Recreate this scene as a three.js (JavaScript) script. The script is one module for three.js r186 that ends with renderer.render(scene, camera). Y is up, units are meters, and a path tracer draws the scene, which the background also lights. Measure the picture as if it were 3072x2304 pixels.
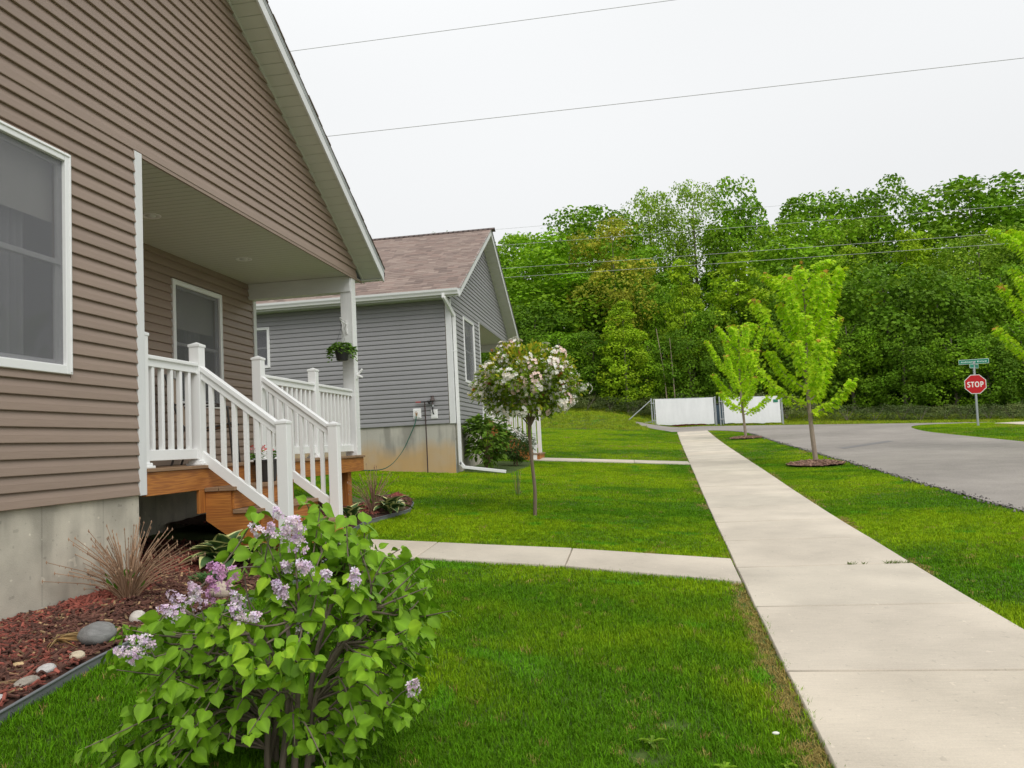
import * as THREE from 'three';
import { mergeGeometries, mergeVertices } from 'three/addons/utils/BufferGeometryUtils.js';
import { RoundedBoxGeometry } from 'three/addons/geometries/RoundedBoxGeometry.js';

// ------------------------------------------------------------------ camera, sky, sun, exposure
const scene = new THREE.Scene();
const camera = new THREE.PerspectiveCamera(52.08, 4 / 3, 0.05, 900);
camera.position.set(0, 1.2, 0);
camera.rotation.set(0.0762328, 0.1482152, -0.0519676, 'YXZ');
scene.add(camera);

const renderer = new THREE.WebGLRenderer({ antialias: true });
renderer.setSize(1024, 768);
renderer.toneMapping = THREE.LinearToneMapping;
renderer.toneMappingExposure = 1.0;
renderer.shadowMap.enabled = true;

function overcastSky() {                       // an even bright overcast, a little brighter overhead
  const w = 256, h = 128, d = new Float32Array(w * h * 4);
  for (let j = 0; j < h; j++) for (let i = 0; i < w; i++) {
    const el = ((j + 0.5) / h - 0.5) * Math.PI, s = Math.max(0, Math.sin(el));
    const cl = 1 + 0.018 * Math.sin(i / w * Math.PI * 6 + Math.sin(el * 7) * 2) * Math.cos(el * 9 + 1) + 0.012 * Math.sin(i / w * Math.PI * 14 + 2.1 + el * 5);
    const L = (0.835 + 0.24 * s) * (s > 0 ? cl : 1);
    const k = (j * w + i) * 4;
    d[k] = L * 0.985; d[k + 1] = L * 1.0; d[k + 2] = L * 1.012; d[k + 3] = 1;
  }
  const t = new THREE.DataTexture(d, w, h, THREE.RGBAFormat, THREE.FloatType);
  t.mapping = THREE.EquirectangularReflectionMapping; t.magFilter = THREE.LinearFilter; t.minFilter = THREE.LinearFilter; t.needsUpdate = true;
  return t;
}
const skyTex = overcastSky();
scene.background = skyTex; scene.environment = skyTex;

const sun = new THREE.DirectionalLight(new THREE.Color().setRGB(1, 0.965, 0.91), 1.5);
sun.position.set(22, 40, 16); sun.target.position.set(0, 0, -14);
sun.castShadow = true; sun.shadow.radius = 60; sun.shadow.mapSize.set(2048, 2048);
Object.assign(sun.shadow.camera, { left: -50, right: 50, top: 50, bottom: -50, near: 1, far: 160 });
scene.add(sun, sun.target);

// ------------------------------------------------------------------ helpers
function rng(seed) { let a = seed >>> 0; return () => { a = (a + 0x6D2B79F5) | 0; let t = Math.imul(a ^ (a >>> 15), 1 | a); t = (t + Math.imul(t ^ (t >>> 7), 61 | t)) ^ t; return ((t ^ (t >>> 14)) >>> 0) / 4294967296; }; }
const lerp = (a, b, t) => a + (b - a) * t, clamp = (x, a = 0, b = 1) => Math.min(b, Math.max(a, x));
const smooth = (a, b, x) => { const t = clamp((x - a) / (b - a)); return t * t * (3 - 2 * t); };
function hash2(x, y, s = 0) { let h = Math.imul(x, 374761393) ^ Math.imul(y, 668265263) ^ Math.imul(s + 11, 2147483647 ^ 0x5bd1e995); h = Math.imul(h ^ (h >>> 13), 1274126177); return ((h ^ (h >>> 16)) >>> 0) / 4294967296; }
function vnoise(x, y, s = 0, per = 0) {
  const xi = Math.floor(x), yi = Math.floor(y), fx = x - xi, fy = y - yi, u = fx * fx * (3 - 2 * fx), v = fy * fy * (3 - 2 * fy);
  const m = (n) => per ? ((n % per) + per) % per : n;
  return lerp(lerp(hash2(m(xi), m(yi), s), hash2(m(xi + 1), m(yi), s), u), lerp(hash2(m(xi), m(yi + 1), s), hash2(m(xi + 1), m(yi + 1), s), u), v);
}
function fbm(x, y, o = 4, s = 0, per = 0) { let a = 0, w = 0.5, n = 0; for (let i = 0; i < o; i++) { a += w * vnoise(x, y, s + i, per); n += w; x *= 2; y *= 2; per *= 2; w *= 0.5; } return a / n; }
const V = (x, y, z) => new THREE.Vector3(x, y, z);
const C = (r, g, b) => new THREE.Color().setRGB(r, g, b);

const used = {};
function numbered(name) { const n = used[name] = (used[name] ?? -1) + 1; return n ? name + '_' + String(n).padStart(3, '0') : name; }
function mesh(name, geo, mat, parent) {
  const m = new THREE.Mesh(geo, mat); m.castShadow = m.receiveShadow = true;
  if (parent) { m.name = name; parent.add(m); } else { m.name = numbered(name); scene.add(m); }
  return m;
}
function tag(o, label, category, group, kind) { if (label) o.userData.label = label; if (category) o.userData.category = category; if (group) o.userData.group = group; if (kind) o.userData.kind = kind; return o; }
function thing(name, label, category, pos = [0, 0, 0], turn = 0, group) {
  const g = new THREE.Group(); g.name = numbered(name); g.position.set(...pos); g.rotation.y = turn; scene.add(g); return tag(g, label, category, group);
}
function part(name, parent) { const g = new THREE.Group(); g.name = name; parent.add(g); return g; }
// boxes with uv in metres; grain = axis along which u runs
function uvMetres(g, grain = 'x', k = 1, off = [0, 0]) {
  const p = g.attributes.position, n = g.attributes.normal, uv = new Float32Array(p.count * 2);
  for (let i = 0; i < p.count; i++) {
    const P = { x: p.getX(i), y: p.getY(i), z: p.getZ(i) }, a = [Math.abs(n.getX(i)), Math.abs(n.getY(i)), Math.abs(n.getZ(i))];
    const ax = 'xyz'[a.indexOf(Math.max(...a))], rest = ['x', 'y', 'z'].filter((q) => q !== ax);
    let [q, r] = rest; if (r === grain) [q, r] = [r, q];
    uv[2 * i] = P[q] * k + off[0]; uv[2 * i + 1] = P[r] * k + off[1];
  }
  g.setAttribute('uv', new THREE.BufferAttribute(uv, 2)); return g;
}
function box(x0, x1, y0, y1, z0, z1, grain = 'x', bevel = 0, off) {
  const w = x1 - x0, h = y1 - y0, d = z1 - z0;
  const g = bevel ? new RoundedBoxGeometry(w, h, d, 1, Math.min(bevel, w / 2.01, h / 2.01, d / 2.01)) : new THREE.BoxGeometry(w, h, d);
  g.translate((x0 + x1) / 2, (y0 + y1) / 2, (z0 + z1) / 2);
  return uvMetres(g, grain, 1, off);
}
const plain = (g) => { const h = g.index ? g.toNonIndexed() : g; for (const k of Object.keys(h.attributes)) if (!['position', 'normal', 'uv'].includes(k)) h.deleteAttribute(k); return h; };
const merge = (a) => mergeGeometries(a.map(plain));
function tube(pts, r0, r1 = r0, seg = 10, rad = 6) {            // tapered tube along points
  const c = new THREE.CatmullRomCurve3(pts.map((p) => p.isVector3 ? p : V(...p))), fr = c.computeFrenetFrames(seg), pos = [], idx = [], uv = [], nor = [];
  const L = c.getLength();
  for (let i = 0; i <= seg; i++) {
    const t = i / seg, p = c.getPoint(t), r = lerp(r0, r1, t);
    for (let j = 0; j <= rad; j++) {
      const a = j / rad * Math.PI * 2, n = fr.normals[i].clone().multiplyScalar(Math.cos(a)).addScaledVector(fr.binormals[i], Math.sin(a));
      pos.push(p.x + n.x * r, p.y + n.y * r, p.z + n.z * r); nor.push(n.x, n.y, n.z); uv.push(t * L, j / rad * r * 6);
    }
  }
  for (let i = 0; i < seg; i++) for (let j = 0; j < rad; j++) { const a = i * (rad + 1) + j, b = a + rad + 1; idx.push(a, a + 1, b, b, a + 1, b + 1); }
  for (const e of [0, seg]) { const b0 = pos.length / 3, p = c.getPoint(e / seg); pos.push(p.x, p.y, p.z); const tg = fr.tangents[e]; const s = e ? 1 : -1; nor.push(tg.x * s, tg.y * s, tg.z * s); uv.push(0, 0); for (let j = 0; j < rad; j++) { const a = e * (rad + 1) + j; e ? idx.push(b0, a, a + 1) : idx.push(b0, a + 1, a); } }
  const g = new THREE.BufferGeometry(); g.setAttribute('position', new THREE.Float32BufferAttribute(pos, 3)); g.setAttribute('normal', new THREE.Float32BufferAttribute(nor, 3)); g.setAttribute('uv', new THREE.Float32BufferAttribute(uv, 2)); g.setIndex(idx); return g;
}
class GB {                                                       // loose faces with a colour each
  constructor() { this.p = []; this.c = []; }
  tri(a, b, c, k) { this.p.push(a.x, a.y, a.z, b.x, b.y, b.z, c.x, c.y, c.z); for (let i = 0; i < 3; i++) this.c.push(k[0], k[1], k[2]); }
  quad(a, b, c, d, k) { this.tri(a, b, c, k); this.tri(a, c, d, k); }
  build() { const g = new THREE.BufferGeometry(); g.setAttribute('position', new THREE.Float32BufferAttribute(this.p, 3)); g.setAttribute('color', new THREE.Float32BufferAttribute(this.c, 3)); g.computeVertexNormals(); return g; }
}
function dataTex(w, h, fn, srgb = true, repeat) {
  const d = new Uint8Array(w * h * 4);
  for (let j = 0; j < h; j++) for (let i = 0; i < w; i++) { const c = fn(i / w, j / h, i, j), k = (j * w + i) * 4; for (let q = 0; q < 3; q++) { let v = Array.isArray(c) ? c[q] : c; if (srgb) v = v <= 0.0031308 ? v * 12.92 : 1.055 * Math.pow(v, 1 / 2.4) - 0.055; d[k + q] = clamp(v) * 255; } d[k + 3] = 255; }
  const t = new THREE.DataTexture(d, w, h, THREE.RGBAFormat); t.wrapS = t.wrapT = THREE.RepeatWrapping; t.magFilter = THREE.LinearFilter; t.minFilter = THREE.LinearMipmapLinearFilter; t.generateMipmaps = true;
  if (srgb) t.colorSpace = THREE.SRGBColorSpace; if (repeat) t.repeat.set(...repeat); t.needsUpdate = true; return t;
}
const std = (o) => new THREE.MeshStandardMaterial(o);
const phys = (o) => new THREE.MeshPhysicalMaterial(o);
// ------------------------------------------------------------------ materials
const T = {};
T.concrete = dataTex(1024, 1024, (u, v) => {                     // 4 m tile: broom-finished pale concrete with blotches and specks
  const b = fbm(u * 5, v * 5, 5, 3, 5), f = hash2(Math.floor(u * 1024), Math.floor(v * 1024), 7), st = vnoise(u * 64, v * 512, 9, 0) - 0.5, sp = vnoise(u * 160, v * 160, 21, 160) > 0.93 ? -0.07 : 0, wt = vnoise(u * 120, v * 120, 25, 120) > 0.955 ? 0.08 : 0;
  const w = fbm(u * 13, v * 13, 3, 31, 13);
  const sn = vnoise(u * 9 + 3, v * 9, 27, 9), stn = sn > 0.8 ? (sn - 0.8) * -0.35 : 0; const k = 0.53 + stn + (b - 0.5) * 0.28 + (f - 0.5) * 0.07 + st * 0.04 + sp + wt + (w - 0.5) * 0.07; return [k * 1.1, k * 0.975, k * 0.8];
}, true, [0.25, 0.25]);
T.concreteBump = dataTex(512, 512, (u, v) => 0.5 + 0.25 * (fbm(u * 40, v * 40, 3, 5, 40) - 0.5) + 0.35 * (hash2(Math.floor(u * 512), Math.floor(v * 512), 2) - 0.5), false, [0.8, 0.8]);
T.asphalt = dataTex(1024, 1024, (u, v) => {                      // 8 m tile
  const b = fbm(u * 4, v * 4, 4, 40, 4), f = hash2(Math.floor(u * 1024), Math.floor(v * 1024), 41), m = fbm(u * 24, v * 24, 3, 43, 24);
  const k = 0.262 + (b - 0.5) * 0.13 + (f - 0.5) * 0.13 + (m - 0.5) * 0.06; return [k * 1.08, k * 0.975, k * 0.87];
}, true, [0.125, 0.125]);
T.foundation = dataTex(1024, 1024, (u, v) => {                   // 3 m tile: cast concrete, weather streaks and form marks
  const st = fbm(u * 17, v * 4, 4, 50), bl = fbm(u * 6, v * 6, 5, 55, 6), pit = vnoise(u * 90, v * 90, 57, 90) > 0.9 ? -0.09 : 0, wh = vnoise(u * 60, v * 70, 58) > 0.94 ? 0.14 : 0, f = hash2(Math.floor(u * 1024), Math.floor(v * 1024), 59);
  const seam = Math.abs(((u * 3 / 0.6) % 1) - 0.5) > 0.488 ? -0.07 : 0;
  const s = smooth(0.46, 0.74, st * 0.45 + bl * 0.6); let k = 0.53 - s * 0.22 + (bl - 0.5) * 0.3 + (fbm(u * 22, v * 22, 3, 52, 22) - 0.5) * 0.16 + pit + wh + (f - 0.5) * 0.04 + seam; return [k * 1.06, k * 0.985, k * 0.815];
}, true, [1 / 3, 1 / 3]);
T.foundationClay = dataTex(1024, 512, (u, v) => {                // 6 x 3 m: the same wall splashed with clay below, in patches
  const st = fbm(u * 40, v * 3, 4, 60), bl = fbm(u * 12, v * 6, 5, 65), f = hash2(Math.floor(u * 1024), Math.floor(v * 512), 66), seam = Math.abs(((u * 6 / 0.6) % 1) - 0.5) > 0.485 ? -0.05 : 0;
  const s = smooth(0.5, 0.72, st * 0.6 + bl * 0.42), line = v * 3 + (bl - 0.5) * 0.5 + (st - 0.5) * 0.22, o = clamp((1.1 - line) * 3.2 + 0.5) * (0.5 + 0.5 * bl * 1.5);
  let k = 0.5 - s * 0.2 + (bl - 0.5) * 0.1 + (f - 0.5) * 0.05 + seam; return [lerp(k * 1.0, 0.56, o), lerp(k * 0.96, 0.37, o), lerp(k * 0.84, 0.17, o)];
}, true, [1 / 6, 1 / 3]);
T.wood = dataTex(1024, 256, (u, v) => {                          // 2 m x .5 m, grain along u
  const ring = fbm(u * 4, v * 26, 4, 70) , g = fbm(u * 14, v * 120, 3, 74), k0 = vnoise(u * 7, v * 4, 77), kn = k0 > 0.9 ? (k0 - 0.9) * 6 : 0, band = Math.sin((v * 30 + ring * 9 + fbm(u * 3, v * 5, 2, 79) * 6) * 2.2) * 0.5 + 0.5;
  const k = 0.74 + band * 0.3 - g * 0.22 - kn * 0.7; return [0.54 * k, 0.205 * k * (0.92 + 0.12 * band), 0.042 * k];
}, true, [0.5, 2]);
T.deckWood = dataTex(512, 256, (u, v) => { const g = fbm(u * 9, v * 70, 4, 80), b = fbm(u * 3, v * 8, 3, 84), k = 0.75 + g * 0.45 + (b - 0.5) * 0.3; return [0.30 * k, 0.185 * k, 0.105 * k]; }, true, [0.5, 2]);
T.vinyl = dataTex(512, 512, (u, v) => { const g = fbm(u * 10, v * 70, 4, 90), b = fbm(u * 5, v * 5, 3, 95, 5); return 0.93 + (g - 0.5) * 0.08 + (b - 0.5) * 0.1; }, true, [0.7, 1.4]);
T.vinylBump = dataTex(512, 512, (u, v) => fbm(u * 9, v * 110, 3, 98), false, [1, 2]);
T.bark = dataTex(256, 256, (u, v) => { const k = 0.6 + fbm(u * 8, v * 30, 4, 100) * 0.8; return [0.21 * k, 0.175 * k, 0.14 * k]; }, true, [2, 6]);
T.soil = dataTex(1024, 1024, (u, v) => {                         // 6 m tile: thatch and soil between the grass
  const b = fbm(u * 8, v * 8, 5, 110, 8), f = hash2(Math.floor(u * 1024), Math.floor(v * 1024), 111), m = fbm(u * 60, v * 60, 3, 113, 60);
  const k = 0.75 + (b - 0.5) * 0.7 + (f - 0.5) * 0.4 + (m - 0.5) * 0.5; return [0.085 * k, 0.14 * k, 0.02 * k];
}, true, [1 / 6, 1 / 6]);
T.mulch = dataTex(512, 512, (u, v) => { const b = fbm(u * 30, v * 30, 4, 120, 30), f = hash2(Math.floor(u * 512), Math.floor(v * 512), 121), k = 0.4 + b * 0.9 + (f - 0.5) * 0.5; return [0.1 * k, 0.05 * k, 0.035 * k]; }, true, [1, 1]);
T.stone = dataTex(256, 256, (u, v) => { const b = fbm(u * 6, v * 6, 5, 130, 6), f = hash2(Math.floor(u * 256), Math.floor(v * 256), 131), k = 0.65 + b * 0.6 + (f - 0.5) * 0.3; return [0.62 * k, 0.6 * k, 0.57 * k]; }, true, [2, 2]);
T.shingleBump = dataTex(256, 256, (u, v, i, j) => hash2(i, j, 140), false, [4, 4]);

const M = {};
M.concrete = [0, 1, 2].map((i) => std({ color: C([0.99, 1.03, 0.96][i], [0.99, 1.025, 0.97][i], [0.99, 1.01, 0.97][i]), map: T.concrete, bumpMap: T.concreteBump, bumpScale: 0.0015, roughness: 0.9 }));
M.asphalt = std({ map: T.asphalt, bumpMap: T.concreteBump, bumpScale: 0.003, roughness: 0.88 });
M.asphaltPatch = std({ color: C(0.2, 0.19, 0.185), roughness: 0.9, bumpMap: T.concreteBump, bumpScale: 0.003 });
M.foundation = std({ map: T.foundation, bumpMap: T.concreteBump, bumpScale: 0.003, roughness: 0.92 });
M.foundationClay = std({ map: T.foundationClay, bumpMap: T.concreteBump, bumpScale: 0.003, roughness: 0.92 });
M.wood = std({ map: T.wood, bumpMap: T.vinylBump, bumpScale: 0.001, roughness: 0.62 });
M.deckWood = std({ map: T.deckWood, bumpMap: T.vinylBump, bumpScale: 0.001, roughness: 0.75 });
const vinyl = (r, g, b) => [0.97, 1, 1.03].map((k) => std({ color: C(r * k, g * k, b * k), map: T.vinyl, bumpMap: T.vinylBump, bumpScale: 0.0008, roughness: 0.5 }));
M.brown = vinyl(0.325, 0.238, 0.186);
M.grey = vinyl(0.315, 0.312, 0.32);
M.white = std({ color: C(0.87, 0.875, 0.87), roughness: 0.42 });
M.whiteTrim = std({ color: C(0.8, 0.81, 0.81), map: T.vinyl, roughness: 0.45 });
M.soffit = std({ color: C(0.64, 0.65, 0.58), roughness: 0.5 });
M.drip = std({ color: C(0.5, 0.52, 0.53), roughness: 0.4 });
M.glass = phys({ color: 0xffffff, transmission: 1, thickness: 0, roughness: 0.02, ior: 1.5 });
M.screen = std({ color: C(0.22, 0.22, 0.24), roughness: 0.6, transparent: true, opacity: 0.42 });
M.room = std({ color: C(0.36, 0.34, 0.31), roughness: 0.9 });
M.sheathing = std({ color: C(0.4, 0.31, 0.2), roughness: 0.9 });
M.blind = std({ color: C(0.75, 0.73, 0.66), roughness: 0.9 });
M.curtain = std({ color: C(0.45, 0.45, 0.46), roughness: 0.95, side: THREE.DoubleSide });
M.roofing = std({ color: C(1, 1, 1), vertexColors: true, bumpMap: T.shingleBump, bumpScale: 0.002, roughness: 0.95 });
M.steel = std({ color: C(0.46, 0.48, 0.5), metalness: 0.75, roughness: 0.45 });
M.galv = std({ color: C(0.42, 0.45, 0.46), metalness: 0.4, roughness: 0.55 });
M.blackIron = std({ color: C(0.035, 0.033, 0.032), roughness: 0.5, metalness: 0.3 });
M.blackPlastic = std({ color: C(0.03, 0.03, 0.032), roughness: 0.5 });
M.bark = std({ map: T.bark, roughness: 0.95 });
M.barkLight = std({ map: T.bark, color: C(1.5, 1.45, 1.4), roughness: 0.95 });
M.soil = std({ map: T.soil, roughness: 1 });
M.mulch = std({ map: T.mulch, roughness: 1 });
M.leaf = phys({ vertexColors: true, transmission: 0.3, thickness: 0, roughness: 0.75, specularIntensity: 0.3, side: THREE.DoubleSide });
M.limeLeaf = phys({ vertexColors: true, transmission: 0.5, thickness: 0, roughness: 0.75, specularIntensity: 0.3, side: THREE.DoubleSide });
M.petal = phys({ vertexColors: true, transmission: 0.18, thickness: 0, roughness: 0.9, side: THREE.DoubleSide });
M.grass = std({ vertexColors: true, roughness: 0.75, side: THREE.DoubleSide });
const leafMat = (r, g, b) => phys({ color: C(r, g, b), vertexColors: true, transmission: 0.3, thickness: 0, roughness: 0.62, specularIntensity: 0.45, side: THREE.DoubleSide });

T.fabric = dataTex(512, 512, (u, v, i, j) => { const f = fbm(u * 16, v * 3, 3, 150), b = fbm(u * 4, v * 4, 4, 155, 4), d = ((i + j) % 12 < 2 || (i - j + 5120) % 12 < 2) ? -0.05 : 0; const k = 0.86 + (f - 0.5) * 0.08 + (b - 0.5) * 0.1 + d; return [k * 0.98, k, k * 1.0]; }, true, [0.5, 0.5]);
// ------------------------------------------------------------------ terrain, road, sidewalk, walks
const PROFILE = [[12, -0.3], [3, -0.2], [0, -0.15], [-3, -0.12], [-5.4, -0.095], [-7.5, -0.045], [-9, 0], [-10.5, 0.04], [-12, 0.09], [-14.8, 0.2], [-18, 0.335], [-21.6, 0.475], [-25, 0.61], [-29, 0.77], [-33, 0.95], [-37, 1.15], [-41, 1.37], [-44, 1.51], [-48, 1.7], [-60, 2.2], [-90, 2.6]];
function S(z) {
  const P = PROFILE; if (z >= P[0][0]) return P[0][1]; const n = P.length; if (z <= P[n - 1][0]) return P[n - 1][1];
  let i = 0; while (z < P[i + 1][0]) i++;
  const [z0, y0] = P[i], [z1, y1] = P[i + 1], s = (k) => k <= 0 || k >= n - 1 ? 0 : (P[k + 1][1] - P[k - 1][1]) / (P[k + 1][0] - P[k - 1][0]);
  const h = z1 - z0, t = (z - z0) / h, m0 = s(i) * h, m1 = s(i + 1) * h;
  return (2 * t ** 3 - 3 * t * t + 1) * y0 + (t ** 3 - 2 * t * t + t) * m0 + (-2 * t ** 3 + 3 * t * t) * y1 + (t ** 3 - t * t) * m1;
}
const XL = (z) => 0.56 - 0.0415 * z, SWW = 1.524, XR = (z) => XL(z) + SWW;
function G(x, z) {
  const u = x - XL(z); let y = S(z);
  if (u < 0) y += 0.074 * Math.min(-u, 7) + 0.75 * smooth(-41, -50, z) * smooth(0.5, -5, u);
  if (u > 1.5) y -= 0.04 * Math.min(u - 1.5, 30) * smooth(-33, -47, z);
  if (z < -52) y += Math.min(9, 0.13 * (-52 - z));
  return y;
}
const ROADL = (z) => { let x = 4.5 - 0.022 * z + 0.05 * (vnoise(z * 1.7, 3, 5) - 0.5) + 0.03 * (vnoise(z * 6, 3, 6) - 0.5); if (z < -36) { const t = clamp((-36 - z) / 5.3); x -= 1.9 * (1 - Math.sqrt(Math.max(0, 1 - t * t))); } return x; };
const ROADR = (z) => { let x = 10.45 - 0.03 * (z + 20); if (z < -30) { const t = clamp((-30 - z) / 11.3); x += 6 * (1 - Math.sqrt(Math.max(0, 1 - t * t))); } return x; };
const CROSS0 = -41.3, CROSS1 = -47.5, CROSSX = 1.1;
const W1near = (x) => -7.31 + (x + 0.7) * (x > -0.7 ? 0.2 : 0.04), W1far = (x) => -8.25 + (x + 0.7) * (x > -0.7 ? 0.12 : 0.0), W1x = -2.95;
const W2near = -20.86, W2far = -21.76, W2x = -2.75;
function bedEdge(z) {                                             // outer edge of the planting beds along the brown house
  const P = [[-1, -2.45], [-2.4, -2.66], [-3.24, -2.8], [-3.82, -2.9], [-4.3, -2.94], [-5.2, -2.86], [-6.2, -2.8], [-7.0, -2.85], [-8.3, -3.2], [-9.4, -3.32], [-10.6, -3.12], [-11.4, -3.28], [-12.1, -3.75]];
  if (z > -1 || z < -12.1) return -99; let i = 0; while (z < P[i + 1][0]) i++; return lerp(P[i][1], P[i + 1][1], (z - P[i][0]) / (P[i + 1][0] - P[i][0]));
}
const inBed = (x, z) => x < bedEdge(z) && x > -5.4;
const inBed2 = (x, z) => x < -2.5 - 0.35 * Math.abs(z + 19) ** 1.2 * 0.25 && x > -3.9 && z < -17.0 && z > -20.6;   // by the grey house
function inHouse(x, z) { return (x < -3.74 && z < -2.2 && z > -10.75 && (z > -5.7 || x < -5.25)) || (x < -3.77 && z < -16.7 && z > -25.2); }
const onPaving = (x, z, m = 0) => {
  if (z > -41.25 && x > XL(z) - m && x < XR(z) + m) return true;
  if (x > W1x - m && x < XL(z) && z < W1near(x) + m && z > W1far(x) - m) return true;
  if (x > W2x - m && x < XL(z) && z < W2near + m && z > W2far - m) return true;
  return false;
};
const onRoad = (x, z) => (z > CROSS0 && x > ROADL(z) && x < ROADR(z)) || (z <= CROSS0 && z > CROSS1 && x > CROSSX + 0.9 * Math.sin((z + 44) * 0.5));

{ // one ground sheet out to the horizon
  const line = (a) => { const r = []; for (let i = 0; i + 1 < a.length; i++) { const [v, n] = a[i]; for (let k = 0; k < n; k++) r.push(lerp(v, a[i + 1][0], k / n)); } r.push(a[a.length - 1][0]); return r; };
  const xs = line([[-420, 6], [-60, 12], [-12, 20], [-6, 70], [8, 40], [24, 16], [60, 8], [420, 1]]), zs = line([[420, 6], [12, 12], [0, 60], [-15, 80], [-45, 20], [-60, 20], [-140, 10], [-420, 1]]);
  const pos = [], uv = [], idx = [];
  for (const z of zs) for (const x of xs) { pos.push(x, G(x, z) - 0.03 + (Math.abs(x) < 30 && z > -60 ? 0.012 * (vnoise(x * 1.3, z * 1.3, 8) - 0.5) : 0), z); uv.push(x, z); }
  const n = xs.length; for (let j = 0; j + 1 < zs.length; j++) for (let i = 0; i + 1 < n; i++) { const a = j * n + i; idx.push(a, a + 1, a + n, a + 1, a + n + 1, a + n); }
  const g = new THREE.BufferGeometry(); g.setAttribute('position', new THREE.Float32BufferAttribute(pos, 3)); g.setAttribute('uv', new THREE.Float32BufferAttribute(uv, 2)); g.setIndex(idx); g.computeVertexNormals();
  tag(mesh('ground', g, M.soil), 'grass covered ground rolling away past the houses', 'ground', null, 'structure');
}
function sheet(name, mat, rows, cols, fn, lift) {
  const pos = [], uv = [], idx = [];
  for (let j = 0; j <= rows; j++) for (let i = 0; i <= cols; i++) { const [x, z] = fn(i / cols, j / rows); pos.push(x, G(x, z) + lift, z); uv.push(x, z); }
  for (let j = 0; j < rows; j++) for (let i = 0; i < cols; i++) { const a = j * (cols + 1) + i, b = a + cols + 1; idx.push(a, a + 1, b, a + 1, b + 1, b); }
  const g = new THREE.BufferGeometry(); g.setAttribute('position', new THREE.Float32BufferAttribute(pos, 3)); g.setAttribute('uv', new THREE.Float32BufferAttribute(uv, 2)); g.setIndex(idx); g.computeVertexNormals();
  return mesh(name, g, mat);
}
tag(sheet('road', M.asphalt, 260, 14, (i, j) => { const z = lerp(14, CROSS0, j); return [lerp(ROADL(z), ROADR(z), i), z]; }, 0), 'pale grey asphalt road running past the strip of young maples', 'road', null, 'structure');
tag(sheet('cross_street', M.asphalt, 10, 90, (i, j) => { const z = lerp(CROSS0, CROSS1, j); return [lerp(CROSSX + 0.9 * Math.sin((z + 44) * 0.5), 90, i * i * 0.5 + i * 0.5), z]; }, -0.001), 'asphalt cross street in front of the white gates', 'road', null, 'structure');
tag(sheet('asphalt_patch', M.asphaltPatch, 4, 10, (i, j) => [lerp(6.0, 8.1, i), lerp(-23.9, -24.5, j) - i * 2.4], 0.004), 'dark strip of patched asphalt in the road behind the maple', 'road patch', null, 'structure');

// concrete slabs with tooled edges
function slabGeo(P, thick = 0.1, lift = 0) {
  const cx = P.reduce((s, p) => s + p[0], 0) / P.length, cz = P.reduce((s, p) => s + p[1], 0) / P.length, n = 4;
  const at = (a, b, k, d) => { let x = lerp(lerp(P[0][0], P[1][0], a), lerp(P[3][0], P[2][0], a), b), z = lerp(lerp(P[0][1], P[1][1], a), lerp(P[3][1], P[2][1], a), b); const l = Math.hypot(x - cx, z - cz) || 1; x -= (x - cx) / l * k; z -= (z - cz) / l * k; return V(x, G(x, z) + lift - d, z); };
  const pos = [], idx = [], uv = []; const put = (v) => { pos.push(v.x, v.y, v.z); uv.push(v.x, v.z); return pos.length / 3 - 1; };
  const grid = []; for (let j = 0; j <= n; j++) { grid.push([]); for (let i = 0; i <= n; i++) { const e = i === 0 || j === 0 || i === n || j === n; grid[j].push(put(at(i / n, j / n, e ? 0.01 : 0, 0))); } }
  for (let j = 0; j < n; j++) for (let i = 0; i < n; i++) { const a = grid[j][i], b = grid[j][i + 1], c = grid[j + 1][i + 1], d = grid[j + 1][i]; idx.push(a, d, b, b, d, c); }
  const ring = []; for (let i = 0; i < n; i++) ring.push([i / n, 0]); for (let j = 0; j < n; j++) ring.push([1, j / n]); for (let i = n; i > 0; i--) ring.push([i / n, 1]); for (let j = n; j > 0; j--) ring.push([0, j / n]);
  const levels = [[0.01, 0], [0.003, 0.004], [0, 0.02], [0, thick]].map(([k, d]) => ring.map(([a, b]) => put(at(a, b, k, d))));
  for (let l = 0; l < 3; l++) for (let i = 0; i < ring.length; i++) { const j = (i + 1) % ring.length, a = levels[l][i], b = levels[l][j], c = levels[l + 1][j], d = levels[l + 1][i]; idx.push(a, b, d, b, c, d); }
  const g = new THREE.BufferGeometry(); g.setAttribute('position', new THREE.Float32BufferAttribute(pos, 3)); g.setAttribute('uv', new THREE.Float32BufferAttribute(uv, 2)); g.setIndex(idx); g.computeVertexNormals(); return g;
}
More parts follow.
